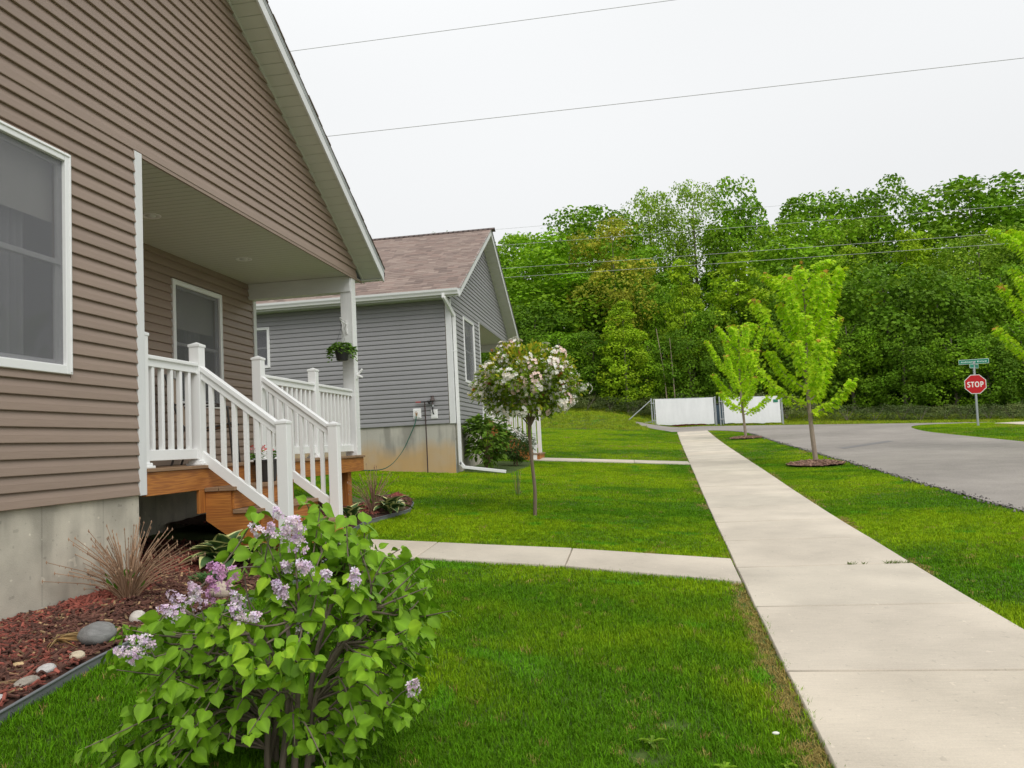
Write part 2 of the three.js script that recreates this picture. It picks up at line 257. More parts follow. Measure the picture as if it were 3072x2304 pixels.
{
  const g = tag(thing('sidewalk', 'long straight concrete sidewalk in square slabs leading to the cross street', 'sidewalk'), null, null, null, 'structure');
  const r = rng(5); let z = -6.07 + SWW * 5;
  while (z > -41.2) { const z1 = Math.max(z - SWW, -41.25), q = 0.0095; mesh('slab', slabGeo([[XL(z), z - q], [XR(z), z - q + 0.012], [XR(z1), z1 + q + 0.012], [XL(z1), z1 + q]], 0.1, 0.004 * (r() - 0.5)), M.concrete[Math.floor(r() * 3)], g); z -= SWW; }
  const w1 = tag(thing('front_walk', 'short concrete walk from the brown house steps to the sidewalk', 'walkway'), null, null, null, 'structure');
  const js = [W1x, -2.12, -0.69, 9]; for (let k = 0; k < 3; k++) { const a = js[k] + 0.003, e = k === 2, b = e ? 0 : js[k + 1] - 0.003, bn = e ? XL(-7) - 0.012 : b, bf = e ? XL(-8) - 0.012 : b; mesh('slab', slabGeo([[a, W1near(a)], [bn, W1near(bn)], [bf, W1far(bf)], [a, W1far(a)]], 0.1, 0.004 - 0.003 * k), M.concrete[(k + 1) % 3], w1); }
  const w2 = tag(thing('front_walk', 'short concrete walk from the grey house steps to the sidewalk', 'walkway'), null, null, null, 'structure');
  const j2 = [W2x, -1.4, 0, 9]; for (let k = 0; k < 3; k++) { const a = j2[k] + 0.003, b = k === 2 ? XL(-21.3) - 0.012 : j2[k + 1] - 0.003; mesh('slab', slabGeo([[a, W2near], [b, W2near], [b, W2far], [a, W2far]], 0.1, 0.01), M.concrete[k % 3], w2); }
  const w3 = tag(thing('sidewalk', 'concrete sidewalk across the road behind the stop sign', 'sidewalk'), null, null, null, 'structure');
  for (let k = 0; k < 14; k++) { const z0 = -14 - k * 1.524, z1 = z0 - 1.518, x = (q) => 14.4 - 0.03 * (q + 20); mesh('slab', slabGeo([[x(z0), z0], [x(z0) + 1.5, z0], [x(z1) + 1.5, z1], [x(z1), z1]], 0.1, 0.01), M.concrete[k % 3], w3); }
}

{ // crumbled dark edge of the asphalt
  const n = 1500, im = new THREE.InstancedMesh(new THREE.DodecahedronGeometry(0.015, 0), std({ roughness: 0.95 }), n), o = new THREE.Object3D(), r = rng(17);
  for (let i = 0; i < n; i++) { const z = lerp(-3, -40.5, Math.pow(r(), 1.25)), x = ROADL(z) + (r() + r() + r() - 1.6) * 0.1 * (0.4 + 1.2 * vnoise(z * 1.3, 2, 88)); o.position.set(x, G(x, z) + 0.002, z); o.rotation.set(r() * 6, r() * 6, r() * 6); o.scale.set(0.5 + r(), 0.35 + 0.4 * r(), 0.5 + r()); o.updateMatrix(); im.setMatrixAt(i, o.matrix); const k = 0.5 + r() * 1.4; im.setColorAt(i, C(0.15 * k, 0.14 * k, 0.13 * k)); }
  im.name = 'gravel'; tag(im, 'dark crumbled asphalt gravel along the edge of the road', 'gravel', null, 'stuff'); im.castShadow = im.receiveShadow = true; scene.add(im);
}
// ------------------------------------------------------------------ houses
const COURSE = 0.1016, HW = 8.33, PEAK = HW / 2, SLOPE = 0.555, EAVE0 = 2.918, OPEN0 = 3.29, CEIL = 2.72, RECESS = -1.542, DEPTH = 9.4, OVER = 0.305;
const under = (w) => EAVE0 + SLOPE * (w < PEAK ? w : HW - w);           // underside of the rake soffit at w metres along the front
// prism whose section (x out, y up) runs from z = a(y) to z = b(y), a > b
function runZ(profile, a, b, segs = 1) {
  const n = profile.length, pos = [], uv = [], idx = []; let s = 0;
  for (let i = 0; i < n; i++) {                                          // sides, flat shaded
    const p = profile[i], q = profile[(i + 1) % n], l = Math.hypot(q[0] - p[0], q[1] - p[1]), k = pos.length / 3;
    pos.push(p[0], p[1], a(p[1]), p[0], p[1], b(p[1]), q[0], q[1], b(q[1]), q[0], q[1], a(q[1])); uv.push(a(p[1]), s, b(p[1]), s, b(q[1]), s + l, a(q[1]), s + l); s += l; idx.push(k, k + 1, k + 2, k, k + 2, k + 3);
  }
  const tri = THREE.ShapeUtils.triangulateShape(profile.map((p) => new THREE.Vector2(...p)), []);
  for (const [f, fl] of [[a, 0], [b, 1]]) { const k = pos.length / 3; for (const p of profile) { pos.push(p[0], p[1], f(p[1])); uv.push(p[0], p[1]); } for (const t of tri) fl ? idx.push(k + t[0], k + t[2], k + t[1]) : idx.push(k + t[0], k + t[1], k + t[2]); }
  const g = new THREE.BufferGeometry(); g.setAttribute('position', new THREE.Float32BufferAttribute(pos, 3)); g.setAttribute('uv', new THREE.Float32BufferAttribute(uv, 2)); g.setIndex(idx); const h = g.toNonIndexed(); h.computeVertexNormals(); return h;
}
const k_ = (v) => () => v;
const lap = (y, h = COURSE) => [[-0.004, y], [0.021, y], [0.023, y + Math.min(0.004, h * 0.3)], [0.0165, y + h * 0.5], [0.0015, y + h], [-0.004, y + h]];
function coursePieces(y, a, b, hole) {                                 // runs of one course round an opening [w0, w1, y0, y1]; partial strips above and below it
  const yt = y + COURSE; if (!hole || yt <= hole[2] || y >= hole[3]) return [[a, b, y, COURSE]];
  const w0 = hole[0] + 0.004, w1 = hole[1] - 0.004, r = []; if (w0 - a > 0.02) r.push([a, w0, y, COURSE]); if (b - w1 > 0.02) r.push([w1, b, y, COURSE]);
  if (hole[2] + 0.012 - y > 0.012) r.push([w0, w1, y, hole[2] + 0.012 - y]); if (yt - (hole[3] - 0.012) > 0.012 && y < hole[3]) r.push([w0, w1, hole[3] - 0.012, yt - hole[3] + 0.012]);
  return r;
}
const toSide = (g, len) => g.rotateY(-Math.PI / 2).translate(-len, 0, 0);          // a +x facing run [-len,0] becomes a +z facing run
function cutIntervals(a, b, holes) { let r = [[a, b]]; for (const [h0, h1] of holes) r = r.flatMap(([p, q]) => h1 <= p || h0 >= q ? [[p, q]] : [[p, h0], [h1, q]].filter(([s, e]) => e - s > 0.02)); return r; }

function windowUnit(parent, w0, w1, y0, y1, face, opt = {}) {            // built facing +x at x = 0, along -z from w0 to w1; face(g) moves it onto its wall
  const win = part('window', parent), F = 0.062, put = (n, g, m, p = win) => mesh(n, face(g), m, p);
  const bar = (z0, z1, a, b, x0, x1, bev = 0.006) => box(x0, x1, a, b, -z1, -z0, 'z', bev);
  put('frame', merge([bar(w0, w0 + F, y0, y1, -0.03, 0.036), bar(w1 - F, w1, y0, y1, -0.03, 0.034), bar(w0 + F, w1 - F, y1 - F, y1, -0.03, 0.033), bar(w0 + F, w1 - F, y0, y0 + F, -0.03, 0.033), bar(w0 + 0.012, w1 - 0.012, y1 - 0.026, y1 - 0.012, 0.03, 0.042), bar(w0 + 0.012, w0 + 0.026, y0 + 0.012, y1 - 0.012, 0.03, 0.041), bar(w1 - 0.026, w1 - 0.012, y0 + 0.012, y1 - 0.012, 0.03, 0.041)]), M.white);
  const mid = (y0 + y1) / 2 - 0.02, a = w0 + F, b = w1 - F;
  for (const [lo, hi, x] of [[mid, y1 - F, -0.012], [y0 + F, mid + 0.035, -0.028]]) {
    const s = part('sash', win), t = 0.036;
    mesh('rail', face(merge([bar(a, a + t, lo, hi, x - 0.014, x + 0.008, 0.003), bar(b - t, b, lo, hi, x - 0.014, x + 0.008, 0.003), bar(a + t, b - t, hi - t, hi, x - 0.014, x + 0.007, 0.003), bar(a + t, b - t, lo, lo + t, x - 0.014, x + 0.007, 0.003)])), M.white, s);
    mesh('pane', face(box(x - 0.006, x - 0.003, lo + t, hi - t, -(b - t), -(a + t))), M.glass, s);
  }
  if (opt.screen) put('insect_screen', box(0.006, 0.0068, y0 + F, opt.screen === 'half' ? mid : y1 - F, -b, -a), M.screen);
  // the room behind: dark box, roller shade and curtains
  const D = 2.2; put('room_recess', merge([box(-D - 0.02, -D, y0 - 0.2, y1 + 0.2, -w1 - 0.3, -w0 + 0.3), box(-D, -0.05, y1 + 0.2, y1 + 0.22, -w1 - 0.3, -w0 + 0.3), box(-D, -0.05, y0 - 0.22, y0 - 0.2, -w1 - 0.3, -w0 + 0.3), box(-D, -0.05, y0 - 0.2, y1 + 0.2, -w0 + 0.3, -w0 + 0.32), box(-D, -0.05, y0 - 0.2, y1 + 0.2, -w1 - 0.32, -w1 - 0.3)]), M.room);
  if (opt.blind) put('roller_shade', box(-0.09, -0.086, y1 - F - opt.blind, y1 - 0.01, -b - 0.02, -a + 0.02), M.blind);
  if (opt.curtain) { const fold = (z0, z1) => { const pos = [], idx = [], n = 40; for (let i = 0; i <= n; i++) { const z = lerp(z0, z1, i / n), x = -0.17 + 0.025 * Math.sin(i * 1.05) + 0.008 * Math.sin(i * 2.7); pos.push(x, y0 - 0.1, -z, x, y1, -z); } for (let i = 0; i < n; i++) { const k = i * 2; idx.push(k, k + 1, k + 2, k + 1, k + 3, k + 2); } const g = new THREE.BufferGeometry(); g.setAttribute('position', new THREE.Float32BufferAttribute(pos, 3)); g.setIndex(idx); g.computeVertexNormals(); g.setAttribute('uv', new THREE.Float32BufferAttribute(new Float32Array(pos.length / 3 * 2), 2)); return g; };
    for (const [p, q] of opt.curtain) put('curtain', fold(lerp(a, b, p), lerp(a, b, q)), M.curtain); }
  return win;
}

function buildHouse(o) {
  const H = thing(o.name, o.label, 'house', o.pos), r = rng(o.seed), mat = () => o.siding[Math.floor(r() * 3)], id = (g) => g;
  const base = o.groundLow;                                              // how far the foundation goes down, local
  // --- front siding, course by course, cut by the window, the porch opening and the rake
  const nC = Math.ceil((under(PEAK)) / COURSE);
  for (let i = 0; i < nC; i++) {
    const y = i * COURSE;
    const left = (q) => q < EAVE0 - SLOPE * 0.0 ? 0 : (q - EAVE0) / SLOPE;
    const full = y > CEIL - 0.05;
    const s = full ? [[0, HW, y, COURSE]] : coursePieces(y, 0, OPEN0, o.win);
    for (const [p, q, py, ph] of s) {
      const a = full ? (v) => -Math.max(0.0, left(v) - 0.05) : k_(-p - (p === 0 ? 0.085 : 0)), b = full ? (v) => -Math.min(HW + (v < 3.0 ? 0.27 : 0), HW - left(v) + 0.05) : k_(-q);
      const pr = full && Math.abs(y - CEIL) < 0.06 ? lap(CEIL, y + COURSE - CEIL) : lap(py, ph);
      if (full && left(y) > PEAK - 0.06) continue;
      mesh('siding_board', runZ(pr, a, b), mat(), H);
    }
  }
  mesh('wall', merge([box(-0.1, -0.006, 0.02, o.win[2] + 0.03, -OPEN0 - 0.05, -0.02), box(-0.1, -0.006, o.win[3] - 0.03, CEIL + 0.029, -OPEN0 - 0.05, -0.02), box(-0.1, -0.006, o.win[2] + 0.03, o.win[3] - 0.03, -o.win[0] - 0.03, -0.02), box(-0.1, -0.006, o.win[2] + 0.03, o.win[3] - 0.03, -OPEN0 - 0.05, -o.win[1] + 0.03),
    runZ([[-0.1, CEIL + 0.03], [-0.0065, CEIL + 0.03], [-0.0065, under(PEAK) - 0.02], [-0.1, under(PEAK) - 0.02]], (v) => -Math.max(0.02, (v - EAVE0) / SLOPE), (v) => -Math.min(HW - 0.02, HW - (v - EAVE0) / SLOPE))]), M.sheathing, H);
  mesh('starter_channel', box(-0.002, 0.018, CEIL - 0.03, CEIL - 0.001, -HW - 0.28, -OPEN0 + 0.02, 'z'), o.siding[1], H);
  // --- recessed porch wall
  const pw = part('porch_wall', H), inHole = o.inWin;
  for (let i = 1; i < 27; i++) { const y = i * COURSE; if (y > CEIL) break;
    for (const [p, q, py, ph] of coursePieces(y, OPEN0, HW, inHole)) mesh('siding_board', runZ(lap(py, Math.min(ph, CEIL - y + 0.01)), k_(-p), k_(-q)).translate(RECESS, 0, 0), mat(), pw); }
  const ihole = inHole ?? [5, 5.01, 1, 1.01];
  mesh('sheathing', merge([box(RECESS - 0.1, RECESS - 0.006, 0, ihole[2] + 0.03, -HW + 0.01, -OPEN0), box(RECESS - 0.1, RECESS - 0.006, ihole[3] - 0.03, CEIL + 0.1, -HW + 0.01, -OPEN0), box(RECESS - 0.1, RECESS - 0.006, ihole[2] + 0.03, ihole[3] - 0.03, -ihole[0] - 0.03, -OPEN0), box(RECESS - 0.1, RECESS - 0.006, ihole[2] + 0.03, ihole[3] - 0.03, -HW + 0.01, -ihole[1] + 0.03), box(RECESS, -0.1, 0, CEIL + 0.1, -OPEN0 - 0.05, -OPEN0 - 0.005)]), M.sheathing, pw);
  mesh('corner_trim', merge([box(RECESS - 0.02, RECESS + 0.03, 0, CEIL - 0.22, -HW - 0.03, -HW + 0.055, 'y', 0.004)]), M.whiteTrim, H);
  // --- porch ceiling boards, edge beam and lights
  const ceil = part('porch_ceiling', H);
  for (let w = OPEN0; w < HW - 0.02; w += COURSE) mesh('ceiling_board', merge([box(RECESS, -0.0055, CEIL, CEIL + 0.02, -Math.min(w + COURSE - 0.006, HW - 0.02), -w, 'x', 0.003)]), M.soffit, ceil);
  mesh('backing', box(RECESS, -0.007, CEIL + 0.012, CEIL + 0.05, -HW, -OPEN0), M.soffit, ceil);
  for (const [lx, lw] of [[-0.885, 6.8], [-0.875, 4.86]]) { const l = part('recessed_light', H); const trim = new THREE.LatheGeometry([[0.055, 0.012], [0.06, -0.002], [0.098, -0.006], [0.1, 0.004]].map((p) => new THREE.Vector2(...p)), 28); mesh('trim_ring', trim.translate(lx, CEIL, -lw), M.white, l); const bulb = new THREE.SphereGeometry(0.052, 16, 8, 0, Math.PI * 2, Math.PI / 2, Math.PI / 2); mesh('bulb', bulb.scale(1, 0.5, 1).translate(lx, CEIL + 0.006, -lw), M.whiteTrim, l); }
  mesh('beam', box(RECESS, -0.012, CEIL - 0.225, CEIL - 0.002, -HW - 0.002, -HW + 0.165, 'x', 0.004), M.whiteTrim, H);
  mesh('opening_trim', merge([box(-0.05, 0.022, -0.005, CEIL - 0.003, -OPEN0 - 0.088, -OPEN0 + 0.004, 'y', 0.003)]), M.whiteTrim, H);
  const post = part('porch_post', H); mesh('shaft', box(-0.165, -0.008, 0.2, CEIL - 0.002, -HW - 0.004, -HW + 0.146, 'y', 0.004), M.whiteTrim, post); mesh('corner_cover', box(-0.012, 0.006, 0.2, CEIL - 0.004, -HW - 0.008, -HW + 0.15, 'y', 0.003), M.white, post);
  // --- front window(s)
  windowUnit(H, ...o.win, (g) => g, o.winOpt);
  if (inHole) windowUnit(H, ...inHole, (g) => g.translate(RECESS, 0, 0), o.inOpt);
  // --- near side wall
  if (o.side) {
    const sw = part('side_wall', H), L = DEPTH;
    for (let i = 0; i < 27; i++) { const y = i * COURSE;
      for (const [p, q, py, ph] of coursePieces(y, 0.11, L, o.sideWin)) mesh('siding_board', toSide(runZ(lap(py, ph), k_(-(L - q)), k_(-(L - p))), L), mat(), sw); }
    const s = o.sideWin; mesh('sheathing', merge([box(-L, -0.1, 0.01, s[2] + 0.03, -0.1, -0.006), box(-L, -0.1, s[3] - 0.03, 2.76, -0.1, -0.006), box(-L, -s[1] + 0.03, s[2] + 0.03, s[3] - 0.03, -0.1, -0.006), box(-s[0] - 0.03, -0.1, s[2] + 0.03, s[3] - 0.03, -0.1, -0.006)]), M.sheathing, sw);
    windowUnit(H, L - s[1], L - s[0], s[2], s[3], (g) => toSide(g, L), o.sideOpt);
  } else mesh('side_wall', box(-DEPTH, -0.1, 0.01, 2.8, -0.12, -0.02), o.siding[0], H);
  if (!o.side) mesh('side_wall', box(-DEPTH, RECESS - 0.1, 0.01, 2.8, -HW + 0.02, -HW + 0.1), o.siding[0], H); else mesh('side_wall', box(-DEPTH, RECESS - 0.1, 0.01, 2.8, -HW + 0.02, -HW + 0.1), o.siding[0], H);
  mesh('rear_wall', box(-DEPTH - 0.1, -DEPTH, 0.01, 4.2, -HW + 0.02, -0.02), o.siding[0], H);
  mesh('corner_board', merge([box(-0.095, 0.024, -0.008, 2.735, 0.002, 0.024, 'y', 0.004), box(0.002, 0.0238, -0.008, 2.735, -0.088, 0.006, 'y', 0.004)]), M.whiteTrim, H);
  // --- foundation
  const F = part('foundation', H);
  const fg = (w0, w1, x) => box(x - 0.22, x, base, 0.004, -w1, -w0, 'z', 0, [o.seed * 0.37, 0]);
  mesh('front_wall', fg(0.2, OPEN0 + 0.03, -0.012), M.foundation, F); mesh('recess_wall', fg(OPEN0 + 0.03, HW, RECESS - 0.012), M.foundation, F); mesh('return_wall', box(RECESS - 0.2, -0.24, base, 0.002, -OPEN0 - 0.03, -OPEN0 + 0.19, 'x'), M.foundation, F);
  const sideF = box(-DEPTH, -0.0125, base, 0.004, -0.24, -0.012, 'x', 0, [o.seed * 0.4, -base]); mesh('side_foundation', sideF, o.side ? M.foundationClay : M.foundation, F);
  mesh('far_foundation', box(-DEPTH, RECESS - 0.24, base, 0.004, -HW, -HW + 0.22, 'x'), M.foundation, F);
  // --- roof: deck slabs, fascia, soffit panels, shingles, gutters
  const roof = part('roof', H), X0 = -DEPTH - 0.3, X1 = OVER + 0.03, TH = 0.165;
  const slabP = (s) => { const e = -0.34, sh = new THREE.Shape(); sh.moveTo(e, under(e) + 0.035); sh.lineTo(PEAK, under(PEAK) + 0.035); sh.lineTo(PEAK, under(PEAK) + TH); sh.lineTo(e, under(e) + TH); sh.closePath(); const g = new THREE.ExtrudeGeometry(sh, { depth: X1 - 0.012 - X0, bevelEnabled: false }); g.rotateY(Math.PI / 2).translate(X0, 0, 0); if (s) { g.scale(1, 1, -1); const ix = g.index; const p = g.attributes.position; if (!ix) for (let i = 0; i < p.count; i += 3) for (const at of Object.values(g.attributes)) for (let q = 0; q < at.itemSize; q++) { const a = at.array, t = a[(i + 1) * at.itemSize + q]; a[(i + 1) * at.itemSize + q] = a[(i + 2) * at.itemSize + q]; a[(i + 2) * at.itemSize + q] = t; } g.translate(0, 0, -HW); g.computeVertexNormals(); } return g; };
  mesh('roof_deck', merge([slabP(0), slabP(1)]), M.drip, roof);
  // rake boards (both slopes), metal edge, soffit panels under the rake
  const rakeBar = (s, x0, x1, lo, hi, e = -0.36) => { const f = (w) => under(w), sec = (w, y) => V(0, y, -(s ? HW - w : w)); const P = [], q = (a, b, c, d) => P.push(a, b, c, a, c, d); const A = sec(e, f(e) + lo), B = sec(PEAK, f(PEAK) + lo), Cc = sec(PEAK, f(PEAK) + hi), D = sec(e, f(e) + hi); const sh = (v, x) => V(x, v.y, v.z); const front = [A, B, Cc, D].map((v) => sh(v, x1)), back = [A, B, Cc, D].map((v) => sh(v, x0)); q(...front); q(back[3], back[2], back[1], back[0]); for (let i = 0; i < 4; i++) { const j = (i + 1) % 4; q(front[j], front[i], back[i], back[j]); } const g = new THREE.BufferGeometry(); g.setAttribute('position', new THREE.Float32BufferAttribute(P.flatMap((v) => [v.x, v.y, v.z]), 3)); if (!s) { const a = g.attributes.position.array; for (let i = 0; i < a.length; i += 9) for (let k = 0; k < 3; k++) { const t = a[i + 3 + k]; a[i + 3 + k] = a[i + 6 + k]; a[i + 6 + k] = t; } } g.computeVertexNormals(); return uvMetres(g, 'z'); };
  for (const s of [0, 1]) {
    mesh('rake_fascia', rakeBar(s, OVER, OVER + 0.022, -0.012, 0.145), M.whiteTrim, roof);
    mesh('drip_edge', merge([rakeBar(s, OVER + 0.004, OVER + 0.032, 0.145, 0.172), rakeBar(s, OVER + 0.02, OVER + 0.028, 0.118, 0.146)]), M.drip, roof);
    mesh('soffit_channel', rakeBar(s, 0.004, 0.03, -0.012, 0.012), M.soffit, roof);
    const so = part('rake_soffit', H); let n = 0;
    for (let w = -0.34; w < PEAK; w += 0.122, n++) { const w1 = Math.min(w + 0.114, PEAK), g = new THREE.BufferGeometry(), z = (q) => -(s ? HW - q : q), p = [], yy = (q, d) => under(q) + d; const Q = (a, b, c, d) => { const v = s ? [a, c, b, a, d, c] : [a, b, c, a, c, d]; for (const k of v) p.push(...k); };
      const x0 = 0.02, x1 = OVER; Q([x0, yy(w, 0), z(w)], [x0, yy(w1, 0), z(w1)], [x1, yy(w1, 0), z(w1)], [x1, yy(w, 0), z(w)]); Q([x0, yy(w1, 0), z(w1)], [x0, yy(w1, 0.008), z(w1)], [x1, yy(w1, 0.008), z(w1)], [x1, yy(w1, 0), z(w1)]); const w2 = Math.min(w + 0.122, PEAK); Q([x0, yy(w1, 0.008), z(w1)], [x0, yy(w2, 0.008), z(w2)], [x1, yy(w2, 0.008), z(w2)], [x1, yy(w1, 0.008), z(w1)]); Q([x0, yy(w2, 0.008), z(w2)], [x0, yy(w2, 0), z(w2)], [x1, yy(w2, 0), z(w2)], [x1, yy(w2, 0.008), z(w2)]);
      g.setAttribute('position', new THREE.Float32BufferAttribute(p, 3)); g.computeVertexNormals(); uvMetres(g); mesh('soffit_panel', g, M.soffit, so); }
  }
  // level eave soffits and fascia, gutters
  for (const s of [0, 1]) {
    const z = (q) => s ? -HW - q : q, lo = under(-0.34), zb = (a, b) => [Math.min(z(a), z(b)), Math.max(z(a), z(b))];
    const es = part('eave_soffit', H); const lim = s ? 1 : DEPTH;
    for (let x = 0; x < (s && !o.side ? 2 : DEPTH); x += 0.3) mesh('soffit_panel', box(-x - 0.296, -x, lo - 0.002, lo + 0.01, ...zb(0.0, 0.335), 'x'), M.soffit, es);
    mesh('end_panel', box(-0.001, OVER - 0.002, lo - 0.002, lo + 0.01, ...zb(0.28, 0.335)), M.soffit, es);
    mesh('eave_fascia', box(X0, OVER + 0.02, lo - 0.01, lo + 0.15, ...zb(0.336, 0.356), 'x'), M.whiteTrim, H);
    const gs = [[0.357, lo + 0.145], [0.357, lo + 0.025], [0.44, lo + 0.025], [0.452, lo + 0.06], [0.478, lo + 0.1], [0.484, lo + 0.145], [0.474, lo + 0.145], [0.47, lo + 0.105], [0.443, lo + 0.065], [0.434, lo + 0.032], [0.363, lo + 0.032], [0.363, lo + 0.145]];
    const sh = new THREE.Shape(gs.map(([a, b]) => new THREE.Vector2(a, b))), len = OVER - 0.01 - X0; const g = new THREE.ExtrudeGeometry(sh, { depth: len, bevelEnabled: false }); g.rotateY(-Math.PI / 2);   // x->z, depth-> -x
    g.translate(OVER - 0.01, 0, 0); if (s) g.rotateX(0).scale(1, 1, -1), g.translate(0, 0, -HW);
    const cap = new THREE.ExtrudeGeometry(new THREE.Shape([[0.357, lo + 0.025], [0.44, lo + 0.025], [0.452, lo + 0.06], [0.478, lo + 0.1], [0.484, lo + 0.145], [0.357, lo + 0.145]].map(([a, b]) => new THREE.Vector2(a, b))), { depth: 0.006, bevelEnabled: false }); cap.rotateY(-Math.PI / 2).translate(OVER - 0.004, 0, 0); if (s) cap.scale(1, 1, -1), cap.translate(0, 0, -HW);
    const gm = mesh('gutter', merge([g, cap]), M.gutter ??= std({ color: C(0.8, 0.81, 0.8), roughness: 0.4, side: THREE.DoubleSide }), H);
  }
  // shingles: overlapping laminated tabs, one joined part a slope
  for (const s of [0, 1]) {
    const gb = new GB(), rs = rng(o.seed * 7 + s), L = (PEAK + 0.36) * Math.hypot(1, SLOPE), EXP = 0.143, ca = 1 / Math.hypot(1, SLOPE), sa = SLOPE * ca, n = Math.ceil(L / EXP), xa = s === 0 || o.side ? X0 : -3, xb = OVER + 0.045;
    const P = (d, x, up) => { const w = -0.36 + d * ca - up * sa * 0, y = under(-0.36) + TH + 0.004 + d * sa + up; return V(x, y, -(s ? HW - w : w)); };
    const pal = o.shingles;
    for (let i = 0; i < n; i++) {
      let x = xa - rs() * 0.2; const d0 = i * EXP, d1 = Math.min(d0 + EXP * 1.15, L);
      while (x < xb) {
        const wd = 0.1 + rs() * 0.24, x1 = Math.min(x + wd, xb + (rs() - 0.5) * 0.012), hi = rs() < 0.5 ? 0.011 : 0.006, xs = Math.max(x, xa);
        const c = pal[Math.floor(rs() * pal.length)], k = 0.88 + rs() * 0.24, col = [c[0] * k, c[1] * k, c[2] * k];
        const A = P(d0, xs, hi), B = P(d0, x1, hi), D = P(d1, x1, 0.0015), E = P(d1, xs, 0.0015), A0 = P(d0, xs, 0), B0 = P(d0, x1, 0);
        const q = (a, b, c2, d2) => s ? gb.quad(a, d2, c2, b, col) : gb.quad(a, b, c2, d2, col);
        q(A, B, D, E); q(A0, B0, B, A); q(B0, D, D, B);
        x += wd;
      }
    }
    const g = gb.build(); uvMetres(g); tag(mesh('shingles', g, M.roofing, roof), null, null, null, 'stuff');
  }
  const caps = []; for (let x = X0; x < OVER; x += 0.14) { const g = box(x, x + 0.19, -0.006, 0.008, -0.15, 0, 'x'), h = box(x, x + 0.19, -0.006, 0.008, 0, 0.15, 'x'); const t = Math.atan(SLOPE); g.rotateX(-t).translate(0, under(PEAK) + TH + 0.022, -PEAK); h.rotateX(t).translate(0, 0, 0); h.rotateX(0).translate(0, under(PEAK) + TH + 0.022, -PEAK); g.rotateX(0); caps.push(g.rotateZ(0.0), h); }
  const cap = merge(caps); const cc = new Float32Array(cap.attributes.position.count * 3); for (let i = 0; i < cc.length; i += 3) { cc[i] = 0.13; cc[i + 1] = 0.1; cc[i + 2] = 0.09; } cap.setAttribute('color', new THREE.BufferAttribute(cc, 3)); mesh('ridge_cap', cap, M.roofing, roof);
  return H;
}
const brownShingles = [[0.27, 0.205, 0.175], [0.25, 0.185, 0.158], [0.3, 0.23, 0.195], [0.215, 0.16, 0.138], [0.27, 0.195, 0.165]];
const house1 = buildHouse({ name: 'brown_house', label: 'brown vinyl sided house with a gabled front porch and white railing', pos: [-3.776, 0.958, -2.28], seed: 3, siding: M.brown, groundLow: -1.3, win: [1.31, 2.555, 0.868, 2.408], winOpt: { screen: true, blind: 0.42, curtain: [[0.52, 0.86]] }, inWin: [6.245, 7.39, 0.895, 2.42], inOpt: { screen: true, blind: 0.5, curtain: [[0.5, 0.8]] }, side: false, shingles: brownShingles });
const house2 = buildHouse({ name: 'grey_house', label: 'grey vinyl sided house with a pinkish brown shingle roof beyond the brown house', pos: [-3.811, 1.725, -16.755], seed: 11, siding: M.grey, groundLow: -1.6, win: [1.3, 2.55, 0.98, 2.555], winOpt: { screen: true, blind: 0.3 }, inWin: [6.245, 7.39, 0.98, 2.5], inOpt: { screen: true, blind: 0.5 }, side: true, sideWin: [4.205, 5.2, 1.48, 2.42], sideOpt: { screen: true, curtain: [[0.0, 0.35]] }, shingles: brownShingles });
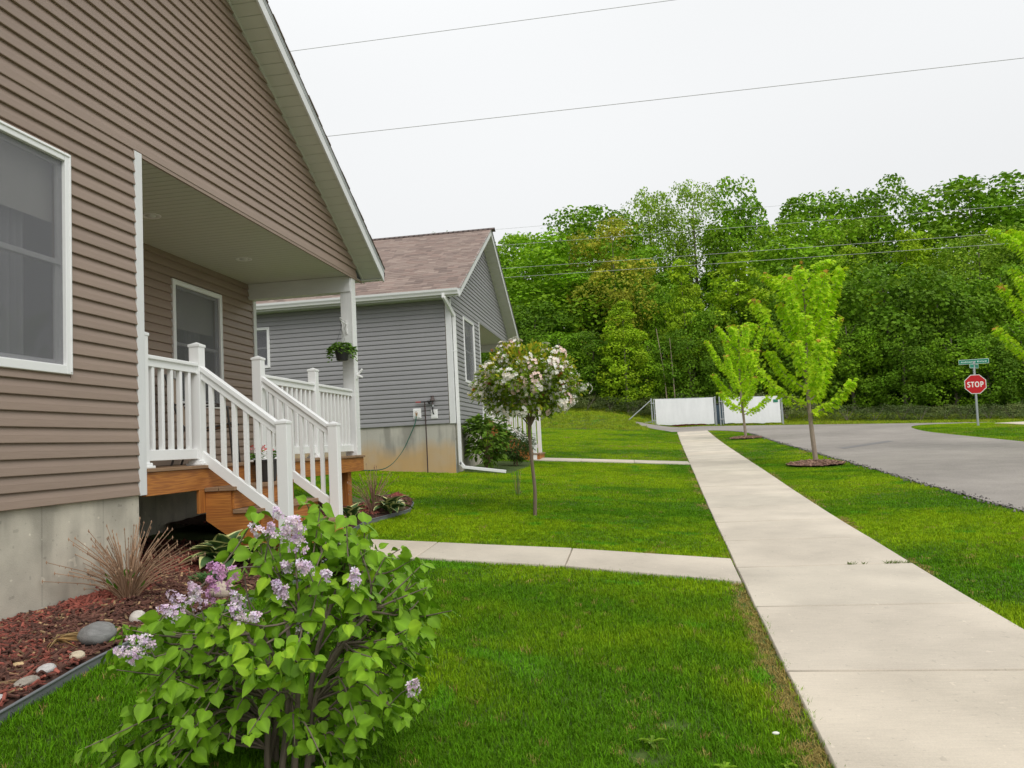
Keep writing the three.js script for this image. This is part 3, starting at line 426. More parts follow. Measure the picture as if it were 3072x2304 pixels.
// ------------------------------------------------------------------ porch decks, steps and railings
function porch(o) {
  const P = thing('porch_deck', o.label, 'porch', o.pos), DT = 0.197, zl = OPEN0 + 0.092, zr = HW + 0.1, rise = o.rise, run = 0.262, n = o.risers;
  // deck boards run along the front, rim boards below
  const nb = 11, bw = (0.03 - RECESS - 0.02) / nb;
  for (let i = 0; i < nb; i++) { const x1 = 0.03 - i * bw; mesh('deck_board', box(x1 - bw + 0.005, x1, DT - 0.028, DT, -zr, -zl, 'z', 0.004, [i * 0.7, i * 0.13]), M.deckWood, P); }
  mesh('rim_board', box(-0.03, 0.008, DT - 0.215, DT - 0.03, -zr + 0.012, -zl, 'z', 0.003, [0.3, 0.1]), M.wood, P);
  mesh('rim_board', box(RECESS + 0.02, -0.032, DT - 0.215, DT - 0.03, -zr + 0.012, -zr + 0.05, 'x', 0.003, [0.9, 0.2]), M.wood, P);
  for (let k = 1; k < 8; k++) mesh('joist', box(RECESS + 0.02, -0.032, DT - 0.21, DT - 0.03, -zl - k * 0.62 - 0.019, -zl - k * 0.62 + 0.019, 'x'), M.wood, P);
  for (const [x, w] of [[-0.14, HW - 0.28], [-0.14, OPEN0 + 2.6]]) mesh('support_post', box(x - 0.07, x + 0.07, o.low, DT - 0.21, -w - 0.07, -w + 0.07, 'y', 0.004), M.wood, P);
  // steps between the stair posts
  const a = 4.29, b = 5.475, sa = a - 0.045, sb = b + 0.045;                // centres of the two stair post pairs
  for (let i = 1; i < n; i++) { const y = DT - i * rise, x0 = 0.008 + (i - 1) * run;
    mesh('tread', box(x0 + 0.0, x0 + run * 0.49, y - 0.036, y, -sb - 0.01, -sa + 0.02, 'z', 0.005, [i, 0.2 * i]), M.deckWood, P); mesh('tread', box(x0 + run * 0.51, x0 + run + 0.025, y - 0.036, y, -sb - 0.01, -sa + 0.02, 'z', 0.005, [i + 0.5, 0.2 * i]), M.deckWood, P);
    mesh('riser', box(x0 + run - 0.022, x0 + run - 0.002, y - rise + 0.002, y - 0.037, -sb + 0.02, -sa - 0.02, 'z', 0.002, [i * 0.4, 0.07]), M.wood, P); }
  const prof = [[0.009, DT - rise - 0.037]]; for (let i = 1; i < n; i++) { const x1 = 0.008 + i * run - 0.024; prof.push([x1, DT - i * rise - 0.037]); prof.push([x1, DT - (i + 1) * rise - 0.037]); } const lx = prof[prof.length - 1][0]; prof[prof.length - 1][1] = DT - n * rise - 0.06; prof.push([lx - 0.22, DT - n * rise - 0.06]); prof.push([0.009, DT - rise - 0.29]);
  for (const [w, m] of [[sa, 1], [sb - 0.04, 0]]) { const g = new THREE.ExtrudeGeometry(new THREE.Shape(prof.map((p) => new THREE.Vector2(...p))), { depth: 0.038, bevelEnabled: false }); g.translate(0, 0, -w - 0.038); mesh('stringer', uvMetres(g, 'x', 1, [w, 0.3]), M.wood, P); }
  mesh('hanger_board', box(-0.02, 0.006, DT - 0.42, DT - 0.216, -sa - 0.12, -sa + 0.1, 'y', 0.002), M.wood, P);
  // --- vinyl railing
  const R = part('railing', P), PX = -0.074, t = 0.0508;
  const postAt = (x, w, y0, y1, skirt = true) => { const g = [box(x - t, x + t, y0, y1 - 0.035, -w - t, -w + t, 'y', 0.006)]; mesh('post', merge(g), M.white, R);
    const c = [box(x - t - 0.006, x + t + 0.006, y1 - 0.04, y1 - 0.016, -w - t - 0.006, -w + t + 0.006, 'y', 0.003)]; const py = new THREE.ConeGeometry((t + 0.004) * Math.SQRT2, 0.026, 4).rotateY(Math.PI / 4).translate(x, y1 - 0.004, -w); c.push(py); mesh('post_cap', merge(c), M.white, R);
    if (skirt) mesh('post_skirt', merge([box(x - t - 0.03, x + t + 0.03, y0, y0 + 0.022, -w - t - 0.03, -w + t + 0.03, 'x', 0.006), box(x - t - 0.016, x + t + 0.016, y0 + 0.018, y0 + 0.045, -w - t - 0.016, -w + t + 0.016, 'x', 0.008)]), M.white, R); };
  const top = DT + 0.917, capY = DT + 1.105;
  const level = (w0, w1, cnt) => {
    mesh('top_rail', merge([box(PX - 0.044, PX + 0.044, top - 0.034, top, -w1, -w0, 'z', 0.008), box(PX - 0.026, PX + 0.026, top - 0.092, top - 0.03, -w1, -w0, 'z', 0.004)]), M.white, R);
    mesh('bottom_rail', box(PX - 0.026, PX + 0.026, DT + 0.06, DT + 0.148, -w1, -w0, 'z', 0.004), M.white, R);
    const step = (w1 - w0) / (cnt + 0.6); for (let i = 0; i < cnt; i++) { const w = w0 + step * (i + 0.8); mesh('baluster', box(PX - 0.019, PX + 0.019, DT + 0.146, top - 0.088, -w - 0.019, -w + 0.019, 'y', 0.003), M.white, R); }
    for (const w of [w0 + 0.008, w1 - 0.008]) mesh('rail_bracket', merge([box(PX - 0.032, PX + 0.032, top - 0.1, top - 0.03, -w - 0.008, -w + 0.008, 'y', 0.003), box(PX - 0.032, PX + 0.032, DT + 0.054, DT + 0.152, -w - 0.008, -w + 0.008, 'y', 0.003)]), M.white, R);
  };
  const w0 = OPEN0 + 0.145, wm = 6.92;
  postAt(PX, w0 + 0.005, DT, capY); postAt(PX, a, DT, capY); postAt(PX, b, DT, capY); postAt(PX, wm, DT, capY);
  level(w0 + 0.056, a - t, 5); level(b + t, wm - t, 10); level(wm + t, HW - 0.15, 9);
  const cx = o.stairX, dy = (cx - PX) * rise / run;
  for (const w of [a, b]) {
    postAt(cx, w, o.low2, capY - dy - 0.12, false);
    const x0 = PX + t, x1 = cx - t, f = (x) => -(x - PX) * rise / run;
    const slant = (lo, hi, half) => { const s = new THREE.Shape([[x0, lo + f(x0)], [x1, lo + f(x1)], [x1, hi + f(x1)], [x0, hi + f(x0)]].map((p) => new THREE.Vector2(...p))); return uvMetres(new THREE.ExtrudeGeometry(s, { depth: half * 2 - 0.008, bevelEnabled: true, bevelSize: 0.004, bevelThickness: 0.004, bevelSegments: 1 }).translate(0, 0, -w - half + 0.004), 'x'); };
    mesh('top_rail', merge([slant(top - 0.034, top + 0.008, 0.044), slant(top - 0.105, top - 0.03, 0.026)]), M.white, R);
    mesh('bottom_rail', slant(DT + 0.055, DT + 0.16, 0.026), M.white, R);
    const nbal = Math.round((x1 - x0) / 0.127); for (let i = 0; i < nbal; i++) { const x = x0 + (x1 - x0) * (i + 0.75) / (nbal + 0.5); mesh('baluster', box(x - 0.019, x + 0.019, DT + 0.15 + f(x), top - 0.09 + f(x), -w - 0.019, -w + 0.019, 'y', 0.003), M.white, R); }
  }
  return P;
}
porch({ label: 'stained wooden porch deck with steps and white railing on the brown house', pos: [-3.776, 0.958, -2.28], risers: 4, rise: 0.2, stairX: 0.735, low: -0.85, low2: -0.68 });
porch({ label: 'wooden porch steps with white railing on the grey house', pos: [-3.811, 1.725, -16.755], risers: 6, rise: 0.2, stairX: 1.2, low: -1.3, low2: -1.12 });
// ------------------------------------------------------------------ foliage tools
const LEAF = { maple: [[0, 0], [0.15, 0.42], [0.38, 0.3], [0.62, 0.55], [0.66, 0.2], [1, 0], [0.66, -0.2], [0.62, -0.55], [0.38, -0.3], [0.15, -0.42]], oval: [[0, 0], [0.35, 0.32], [0.75, 0.2], [1, 0], [0.75, -0.2], [0.35, -0.32]], card: [[0, 0], [0.45, 0.45], [1, 0], [0.45, -0.45]], narrow: [[0, 0], [0.4, 0.17], [1, 0], [0.4, -0.17]] };
const _x = V(0, 0, 0);
function leafAt(gb, p, dir, nrm, len, shape, col, fold = 0.12) {      // flat or slightly folded leaf growing from p along dir
  const d = dir.clone().normalize(), s = _x.clone().crossVectors(nrm, d); if (s.lengthSq() < 1e-6) s.set(1, 0, 0); s.normalize(); const n = s.clone().cross(d).negate(); if (n.dot(nrm) < 0) n.negate();
  const pt = shape.map(([u, v]) => p.clone().addScaledVector(d, u * len).addScaledVector(s, v * len).addScaledVector(n, -fold * len * u * u + Math.abs(v) * fold * len));
  for (let i = 1; i + 1 < pt.length; i++) gb.tri(pt[0], pt[i], pt[i + 1], col);
}
const rdir = (r) => { const z = r() * 2 - 1, a = r() * Math.PI * 2, q = Math.sqrt(1 - z * z); return V(q * Math.cos(a), z, q * Math.sin(a)); };
const jit = (c, r, a = 0.25) => { const k = 1 + (r() - 0.5) * 2 * a, h = (r() - 0.5) * 0.12; return [c[0] * k * (1 + h), c[1] * k, c[2] * k * (1 - h)]; };

// ------------------------------------------------------------------ the wood behind: a few crown shapes, each tree a thing of its own
function clumpCrown(seed, o) {                                        // rounded leafy lobes packed over an egg-shaped crown
  const r = rng(seed), gb = new GB(), N = o.lobes;
  for (let i = 0; i < N; i++) {
    const yy = 1 - 2 * (i + 0.5) / N, an = i * 2.39996 + r() * 0.9, q0 = Math.sqrt(1 - yy * yy), d = V(q0 * Math.cos(an), yy, q0 * Math.sin(an)).addScaledVector(rdir(r), 0.22).normalize();
    const f = (i % 3 === 0 ? 0.3 + 0.35 * r() : 0.74 + 0.2 * r()) * (0.86 + 0.26 * vnoise(d.x * 1.6 + 9, d.y * 1.9 + d.z * 1.5 + 5, seed)), full = 1 / Math.pow(Math.pow(Math.abs(d.y), 2.6) + Math.pow(Math.hypot(d.x, d.z), 2.6), 1 / 2.6), hy = clamp(d.y * f * full, -1, 1), h01 = hy * 0.5 + 0.5, taper = o.cone ? clamp(1.2 - 1.0 * h01, 0.1, 1) : 1;
    const lc = V(d.x * f * full * o.R * taper, o.base + h01 * (o.H - o.base), d.z * f * full * o.R * taper), lr = o.lr * (0.6 + 0.7 * r()) * (o.cone ? 0.45 + 0.55 * taper : 1), tone = jit(o.col, r, 0.2), axis = V(d.x, d.y + 0.35, d.z).normalize();
    for (let k = 0; k < o.leaves; k++) {
      const e = rdir(r); if (e.dot(axis) < -0.35) e.addScaledVector(axis, -2 * e.dot(axis)).normalize();
      const bump = 0.8 + 0.4 * vnoise(e.x * 2.6 + i * 3.1, e.y * 2.6 + e.z * 2.2, seed + 3), rr = lr * bump * (0.72 + 0.36 * Math.sqrt(r()));
      const p = lc.clone().add(V(e.x * rr, e.y * rr * o.flat, e.z * rr)), out = e.clone().addScaledVector(rdir(r), 0.8).add(V(0, 0.3, 0)), dir = V(e.x * 0.7, -0.6, e.z * 0.7).addScaledVector(rdir(r), 0.95);
      leafAt(gb, p, dir, out, o.leaf * (0.6 + r() * 0.75), o.shape ?? LEAF.card, jit(tone, r, 0.2), 0.1);
    }
  }
  const g = gb.build(); g.userData = { H: o.H, R: o.R }; return g;
}
function trunkGeo(seed, H, R, base, thick, limbs = 7) {
  const r = rng(seed), a = [], bend = V((r() - 0.5) * 0.6, 0, (r() - 0.5) * 0.6);
  const at = (t) => V(bend.x * t * t, H * t, bend.z * t * t);
  a.push(tube([at(-0.02), at(0.3), at(0.6), at(0.93)], thick, thick * 0.15, 8, 7));
  for (let i = 0; i < limbs; i++) { const t = lerp(base / H, 0.85, (i + r() * 0.8) / limbs), p = at(t), an = r() * 6.28 + i * 2.4, L = R * (0.9 - t * 0.5), u = V(Math.cos(an), 0, Math.sin(an)); a.push(tube([p, p.clone().addScaledVector(u, L * 0.45).add(V(0, L * 0.45, 0)), p.clone().addScaledVector(u, L * 0.85).add(V(0, L * 1.05, 0))], thick * 0.35 * (1 - t * 0.5), thick * 0.07, 5, 5)); }
  return merge(a);
}
const GREEN = { m: [0.18, 0.35, 0.008], b: [0.235, 0.43, 0.01], c: [0.33, 0.5, 0.012], l: [0.25, 0.4, 0.02], y: [0.38, 0.4, 0.03] };
const KIND = {
  m: { n: 4, o: (s) => clumpCrown(s, { R: 4, H: 18, base: 0.5, lobes: 125, lr: 1.3, leaves: 150, flat: 0.95, leaf: 0.29, col: GREEN.m }), t: 0.24, name: 'broadleaf_tree', label: 'dense dark green broadleaf tree in the wood behind the white gates', group: 'dark broadleaf trees in the wood' },
  b: { n: 3, o: (s) => clumpCrown(s, { R: 4, H: 17, base: 0.5, lobes: 120, lr: 1.25, leaves: 145, flat: 0.95, leaf: 0.28, col: GREEN.b }), t: 0.2, name: 'broadleaf_tree', label: 'bright green leafy tree in the wood behind the white gates', group: 'bright green trees in the wood' },
  c: { n: 2, o: (s) => clumpCrown(s, { R: 3, H: 14, base: 0.8, lobes: 95, lr: 0.85, leaves: 110, flat: 0.75, leaf: 0.2, col: GREEN.c, cone: true }), t: 0.13, name: 'young_maple_tree', label: 'slender yellow-green young tree with layered leaves at the edge of the wood', group: 'yellow-green young trees in the wood' },
  l: { n: 2, o: (s) => clumpCrown(s, { R: 4, H: 20, base: 3, lobes: 110, lr: 1.4, leaves: 155, flat: 1.2, leaf: 0.23, col: GREEN.l }), t: 0.26, name: 'airy_tree', label: 'tall airy olive green tree with open crown in the wood', group: 'airy trees in the wood' },
  y: { n: 1, o: (s) => clumpCrown(s, { R: 3, H: 16, base: 2, lobes: 80, lr: 0.95, leaves: 120, flat: 1.0, leaf: 0.2, col: GREEN.y }), t: 0.16, name: 'golden_tree', label: 'golden yellow-leaved tree between the green trees of the wood' },
};
{
  const WOOD = [[-19.2, -84, 25.4, 1.71, "m", "dark tree top showing above the grey house roof ridge"], [-9.1, -70, 20.4, 2.6, "b", "bright green tree rising beside the grey house gable"], [-12.9, -76, 20.2, 3.0, "m"], [-3.0, -80, 25.1, 3.78, "m", "broad dark green tree behind the golden-leaved tree"], [-4.4, -64, 17.4, 3.8, "b", "big round bright green tree below the golden-leaved tree"], [-0.8, -61, 18.0, 2.2, "y"], [3.2, -82, 26.7, 2.34, "l", "tall airy tree with forked top next to the golden-leaved tree"], [7.5, -82, 26.5, 2.25, "l", "tall airy tree with two tops beside the forked airy tree"], [11.5, -80, 25.2, 2.43, "m", "dark green tree next to the gap of sky in the wood"], [16.2, -84, 22.0, 2.43, "l", "wispy tree standing in the gap of sky in the wood"], [19.2, -80, 24.4, 3.24, "m", "broad dark green tree behind the young street maples"], [24.8, -80, 24.3, 2.79, "m"], [25.6, -71.5, 18.1, 2.28, "c"], [32.5, -78, 23.9, 4.41, "m", "largest dark green dome-shaped tree behind the stop sign"], [40.1, -82, 23.8, 3.15, "m"], [39.6, -74, 19.9, 3.7, "b"], [-7.0, -60, 11.5, 2.6, "m"], [-0.19, -53.5, 10.6, 1.56, "c", "small pointed yellow-green tree in front of the round bright green tree"], [-2.1, -63, 12.9, 2.4, "m"], [3.0, -62, 13.1, 2.2, "b"], [4.31, -57.5, 14.3, 1.56, "c", "narrow pointed yellow-green tree above the braced white gate"], [5.9, -57, 10.0, 1.8, "b"], [8.34, -58.5, 14.5, 2.64, "c", "wide yellow-green layered tree behind the smaller street maple"], [11.6, -63, 13.4, 2.0, "m"], [15.4, -70, 18.4, 3.3, "b"], [14.8, -60, 11.8, 2.0, "b"], [17.7, -63.5, 15.8, 1.8, "c"], [18.8, -60, 12.9, 3.4, "m", "big dark leafy tree between the larger street maple and the stop sign"], [23.14, -67.5, 17.1, 1.92, "c"], [20.9, -76, 19.5, 2.6, "l"], [27.7, -66, 15.8, 2.5, "l", "olive green airy tree with visible limbs behind the stop sign"], [21.7, -59, 11.0, 2.2, "m"], [27.3, -62, 12.4, 2.7, "b"], [31.3, -64, 13.5, 2.7, "m"], [-9.3, -58, 10.6, 2.0, "m"], [1.1, -72, 18.1, 3.3, "m"], [9.7, -58, 10.6, 1.8, "m"], [-4.7, -56, 9.0, 1.9, "b"], [-2.5, -55.5, 8.5, 1.8, "m"], [21.4, -56, 7.1, 1.9, "b"], [4.2, -55.5, 8.2, 1.6, "m"], [12.0, -57, 8.3, 2.0, "m"], [23.4, -56, 6.7, 1.6, "m"], [26.2, -57, 7.7, 1.8, "b"], [15.2, -57, 8.6, 1.7, "b"], [18.2, -56, 7.1, 1.7, "m"], [1.2, -55.5, 8.0, 1.4, "b"], [6.7, -55, 6.8, 1.3, "m"]];
  const lib = {}, cnt = {}, r = rng(91);
  const low = { m: [0, 1].map((i) => clumpCrown(820 + i, { R: 3.4, H: 9, base: 0.0, lobes: 100, lr: 0.85, leaves: 130, flat: 0.95, leaf: 0.21, col: [0.13, 0.26, 0.008] })), b: [0, 1].map((i) => clumpCrown(840 + i, { R: 3.4, H: 9, base: 0.0, lobes: 100, lr: 0.85, leaves: 130, flat: 0.95, leaf: 0.21, col: [0.19, 0.36, 0.01] })) };  // low crowns get darker greens: shade low in the wood painted into leaf colour
  for (const [k, q] of Object.entries(KIND)) lib[k] = Array.from({ length: q.n }, (_, i) => ({ crown: q.o(400 + i * 17 + k.charCodeAt(0)), mat: M.leaf }));
  for (const [x, z, top, R, k, own] of WOOD) {
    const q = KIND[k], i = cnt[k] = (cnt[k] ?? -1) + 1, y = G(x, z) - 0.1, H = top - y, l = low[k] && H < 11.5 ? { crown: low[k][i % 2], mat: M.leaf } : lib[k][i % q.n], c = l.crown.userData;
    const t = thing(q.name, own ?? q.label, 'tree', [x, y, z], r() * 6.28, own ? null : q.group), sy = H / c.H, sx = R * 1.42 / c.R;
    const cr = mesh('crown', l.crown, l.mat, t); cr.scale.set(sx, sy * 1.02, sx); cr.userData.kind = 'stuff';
    mesh('trunk', trunkGeo(700 + i * 3 + k.charCodeAt(0), H, R * 0.9, H * 0.12, q.t * (0.6 + H / 40), k === 'l' ? 11 : 6), M.bark, t);
  }
  // two pale bare trunks leaning in the undergrowth
  for (const [x, z, h, lean] of [[2.5, -54.2, 6.2, -0.45], [3.0, -54.1, 5.6, -0.1]]) { const y = G(x, z); tag(mesh('bare_trunk', tube([[x, y - 0.1, z], [x + lean * 0.3, y + h * 0.5, z], [x + lean, y + h, z]], 0.05, 0.018, 8, 7), std({ map: T.bark, color: C(2, 1.9, 1.75), roughness: 0.95 })), 'pale thin bare trunk standing at the edge of the wood', 'tree trunk', 'pale bare trunks at the edge of the wood'); }
  // shrubs along the foot of the wood
  const SH = [[-4.5, -53, 3.9], [-2.9, -53, 3.6], [-1.3, -53, 3.8], [0.2, -53, 3.6], [1.5, -53.5, 3.9], [3.6, -54, 4.0], [5.7, -54, 3.9], [8.1, -54, 3.7], [16.6, -52, 2.4], [17.5, -51.5, 2.0], [19.1, -52, 2.2], [20.0, -51.5, 1.9], [21.6, -52, 2.1], [22.9, -52, 1.9], [24.0, -52, 1.9], [15.0, -52, 2.3], [-6.0, -53, 4.1], [-7.6, -53, 4.2], [-9.4, -53.5, 4.4], [11.5, -53, 3.0], [13.5, -52.5, 2.6], [26, -52, 1.9], [10, -53.4, 3.4]];
  const shr = [0, 1, 2].map((i) => clumpCrown(900 + i, { R: 1.2, H: 2.0, base: 0.0, lobes: 36, lr: 0.36, leaves: 60, flat: 0.9, leaf: 0.13, shape: LEAF.narrow, col: i === 1 ? [0.2, 0.25, 0.07] : [0.13, 0.18, 0.05] }));
  SH.forEach(([x, z, top], i) => { const y = G(x, z) - 0.05, H = Math.max(1, top - y), t = thing('wild_shrub', i % 3 === 1 ? 'pale olive wild shrub at the foot of the wood' : 'dull green wild shrub at the foot of the wood', 'shrub', [x, y, z], r() * 6, i % 3 === 1 ? 'pale olive shrubs below the wood' : 'dull green shrubs below the wood'); const m = mesh('foliage', shr[i % 3], M.leaf, t); m.scale.set(0.95 + r() * 0.3, H / 2, 0.95); m.userData.kind = 'stuff'; const st = []; for (let k = 0; k < 7; k++) { const a = r() * 6.28; st.push(tube([[0, 0, 0], [Math.cos(a) * 0.25, H * 0.4, Math.sin(a) * 0.25], [Math.cos(a) * 0.6, H * 0.85, Math.sin(a) * 0.6]], 0.02, 0.006, 4, 4)); } mesh('stems', merge(st), M.bark, t); });
}

// ------------------------------------------------------------------ young street maples
function streetMaple(name, label, x, z, H, R, base, seed, lean = 0) {
  const y = G(x, z) - 0.02, t = thing(name, label, 'tree', [x, y, z], 0, 'young maples planted along the road'), r = rng(seed), gb = new GB(), wood = [], th = H * 0.0125;
  const lead = (q) => V(lean * q + 0.04 * Math.sin(q * 7 + seed), H * q, 0.05 * Math.sin(q * 5 + seed * 2));
  wood.push(tube([lead(-0.01), lead(0.2), lead(0.4), lead(0.6), lead(0.8), lead(0.97)], th, th * 0.16, 14, 8));
  const col = [0.58, 0.8, 0.02], put = (p, out, tip) => { const c = tip ? jit([0.55, 0.33, 0.05], r, 0.25) : jit(col, r, 0.2); const d = V(out.x, -0.35 - r() * 0.7, out.z).addScaledVector(rdir(r), 0.6); leafAt(gb, p, d, V(out.x * 0.3, 1, out.z * 0.3).addScaledVector(rdir(r), 0.45), (0.08 + 0.05 * r()), LEAF.maple, c, 0.2); };
  const branches = 22;
  for (let i = 0; i < branches; i++) {
    const q = lerp(base / H, 0.86, Math.pow(i / (branches - 1), 0.95)), p = lead(q), an = i * 2.399 + r() * 0.7, u = V(Math.cos(an), 0, Math.sin(an)), qq = clamp((q - base / H) / (1 - base / H)), env = R * (1.12 - 0.66 * qq) * (0.5 + 0.72 * r()), up = lerp(0.35, 2.4, q) * env * (0.8 + r() * 0.4);
    const mid = p.clone().addScaledVector(u, env * 0.55).add(V(0, up * 0.35, 0)), tip = p.clone().addScaledVector(u, env).add(V(0, up, 0)); if (tip.y > H * 0.99) tip.y = H * (0.95 + 0.04 * r());
    const c = new THREE.CatmullRomCurve3([p, mid, tip]); wood.push(tube([p, mid, tip], th * 0.3, th * 0.06, 6, 5));
    const L = c.getLength(), n = Math.round(L * 175);
    for (let k = 0; k < n; k++) { const s = 0.14 + 0.88 * Math.pow(r(), 0.8), b = c.getPoint(Math.min(1, s)), w = 0.14 * (1.15 - 0.5 * s), e = rdir(r); put(b.add(V(e.x * w, e.y * w * 0.8, e.z * w)), V(u.x + e.x, 0, u.z + e.z), s > 0.99 && r() < 0.4); }
  }
  for (let k = 0; k < H * 24; k++) { const q = lerp(base / H + 0.06, 1.0, r()), b = lead(q), w = 0.3 * (1.25 - q), e = rdir(r); put(b.add(V(e.x * w, e.y * 0.12, e.z * w)), e, q > 0.985); }
  mesh('trunk', merge(wood), M.barkLight, t); const c = mesh('crown', gb.build(), M.limeLeaf, t); c.userData.kind = 'stuff';
  return t;
}
streetMaple('maple_tree', 'young lime green maple with upright branches in a mulch ring by the sidewalk', 4.13, -19.1, 4.72, 1.05, 1.15, 21);
streetMaple('maple_tree', 'smaller young maple in front of the white gates at the end of the strip', 4.51, -33.1, 4.75, 1.15, 0.95, 33);
streetMaple('maple_tree', 'young lime green maple across the road near the stop sign', 10.35, -20.8, 5.7, 1.5, 1.15, 48);
// mulch rings under the two maples of the strip
for (const [x, z, rad, lb] of [[4.13, -19.05, 0.62, 'round brown mulch ring under the larger young maple'], [4.51, -33.05, 0.62, 'round brown mulch ring under the maple by the white gates'], [10.35, -20.8, 0.6, 'round brown mulch ring under the maple across the road']]) {
  const g = new THREE.CircleGeometry(rad, 40, 0, Math.PI * 2); g.rotateX(-Math.PI / 2); const p = g.attributes.position; const rr = rng(Math.round(x * 10)); 
  const q = mergeVertices(new THREE.RingGeometry(0.02, rad, 40, 6).rotateX(-Math.PI / 2)), a = q.attributes.position; for (let i = 0; i < a.count; i++) { const d = Math.hypot(a.getX(i), a.getZ(i)) / rad, w = 1 + 0.12 * (vnoise(Math.atan2(a.getZ(i), a.getX(i)) * 2 + 9, 1, 4) - 0.5); const X = a.getX(i) * w + x, Z = a.getZ(i) * w + z; a.setXYZ(i, X, G(X, Z) + 0.06 * (1 - d * d) + 0.012 + 0.02 * rr(), Z); } q.computeVertexNormals();
  const ring = thing('mulch_ring', lb, 'mulch', [0, 0, 0]); mesh('mulch', q, std({ map: T.mulch, color: C(2.2, 2.3, 2.3), roughness: 1 }), ring);
  const chips = new THREE.InstancedMesh(new THREE.BoxGeometry(0.07, 0.008, 0.02), std({ color: C(1, 1, 1), roughness: 0.95 }), 420), o = new THREE.Object3D(); chips.name = 'chips'; chips.userData.kind = 'stuff'; for (let i = 0; i < 420; i++) { const an = rr() * 6.283, d = rad * 1.04 * Math.sqrt(rr()), X = x + Math.cos(an) * d, Z = z + Math.sin(an) * d; o.position.set(X, G(X, Z) + 0.06 * (1 - (d / rad) ** 2) + 0.03, Z); o.rotation.set((rr() - 0.5) * 0.8, rr() * 6, (rr() - 0.5) * 0.8); o.scale.setScalar(0.6 + rr() * 0.9); o.updateMatrix(); chips.setMatrixAt(i, o.matrix); const k = 0.5 + rr(); chips.setColorAt(i, C(0.28 * k, 0.17 * k, 0.12 * k)); } chips.castShadow = chips.receiveShadow = true; ring.add(chips);
}

// ------------------------------------------------------------------ flowering crabapple on the lawn
{
  const x = -1.39, z = -10.8, y = G(x, z), t = thing('flowering_crabapple', 'small round-headed tree covered in white and pink blossom on the lawn', 'tree', [x, y - 0.02, z]), r = rng(77), wood = [];
  wood.push(tube([[0, -0.02, 0], [0.02, 0.35, 0.01], [0.0, 0.7, 0], [-0.015, 1.15, 0], [0.0, 1.36, 0]], 0.026, 0.021, 12, 9));
  const leaves = new GB(), bl = new GB(), cx = 0.0, cy = 1.83, R = 0.7;
  const tips = []; let guard = 0;
  while (tips.length < 400 && guard++ < 9000) { const d = rdir(r), f = 0.35 + 0.65 * Math.pow(r(), 0.5), bump = 0.74 + 0.5 * vnoise(d.x * 2.4 + 7, d.y * 2.4 + d.z * 2 + 3, 5); const p = V(d.x * R * f * bump + cx, cy + d.y * 0.46 * f * bump, d.z * R * f * bump); if (p.y < 1.38 + 0.06 * r()) continue; tips.push([p, f * bump]); }
  for (let i = 0; i < 26; i++) { const [p] = tips[i * 15 % tips.length]; wood.push(tube([[0, 1.2 + r() * 0.14, 0], [p.x * 0.45, lerp(1.3, p.y, 0.55), p.z * 0.45], [p.x * 0.95, p.y, p.z * 0.95]], 0.011, 0.003, 6, 5)); }
  for (const [p, f] of tips) {
    const out = V(p.x, (p.y - cy) * 1.1 + 0.1, p.z).normalize(), top = p.y > cy + 0.25, isTop = smooth(cy, cy + 0.5, p.y);
    for (let k = 0; k < 19; k++) { const e = rdir(r), q = p.clone().addScaledVector(e, 0.09 * Math.cbrt(r())); const young = r() < 0.1 + 0.42 * isTop; const c = young ? jit([0.48, 0.46, 0.03], r, 0.25) : jit([0.22, 0.34, 0.02], r, 0.3); leafAt(leaves, q, out.clone().addScaledVector(e, 0.9).add(V(0, young ? 0.5 : -0.15, 0)), V(0, 1, 0).addScaledVector(rdir(r), 0.8), 0.045 + r() * 0.03, LEAF.oval, c, 0.2); }
    if (r() < 0.15) for (let k = 0; k < 7; k++) { const e = rdir(r); leafAt(leaves, p.clone().addScaledVector(out, 0.07 + 0.04 * r()), V(0, 1, 0).addScaledVector(e, 0.6), e, 0.05, LEAF.narrow, jit([0.42, 0.17, 0.05], r, 0.25), 0.15); }
    const n = r() < 0.5 - 0.26 * isTop ? 10 + Math.floor(r() * 10) : 0; const pink = r() < 0.22;
    for (let k = 0; k < n; k++) { const e = rdir(r), q = p.clone().addScaledVector(out, 0.075).addScaledVector(e, 0.065), nn = out.clone().addScaledVector(e, 0.8).normalize(); const u = _x.clone().crossVectors(nn, V(0.3, 1, 0.2)).normalize(), v = nn.clone().cross(u), s = 0.017 + 0.007 * r(), c = jit(pink ? [0.9, 0.7, 0.65] : [0.92, 0.89, 0.82], r, 0.04);
      for (let m = 0; m < 5; m++) { const a = m * 1.2566, d = u.clone().multiplyScalar(Math.cos(a)).addScaledVector(v, Math.sin(a)); leafAt(bl, q, d.addScaledVector(nn, 0.35), nn, s * 1.5, [[0, 0], [0.6, 0.36], [1, 0], [0.6, -0.36]], c, -0.1); } }
  }
  mesh('trunk', merge(wood), std({ map: T.bark, color: C(0.95, 0.85, 0.75), roughness: 0.95 }), t); mesh('crown', leaves.build(), M.leaf, t).userData.kind = 'stuff'; mesh('blossom', bl.build(), M.petal, t).userData.kind = 'stuff';
}
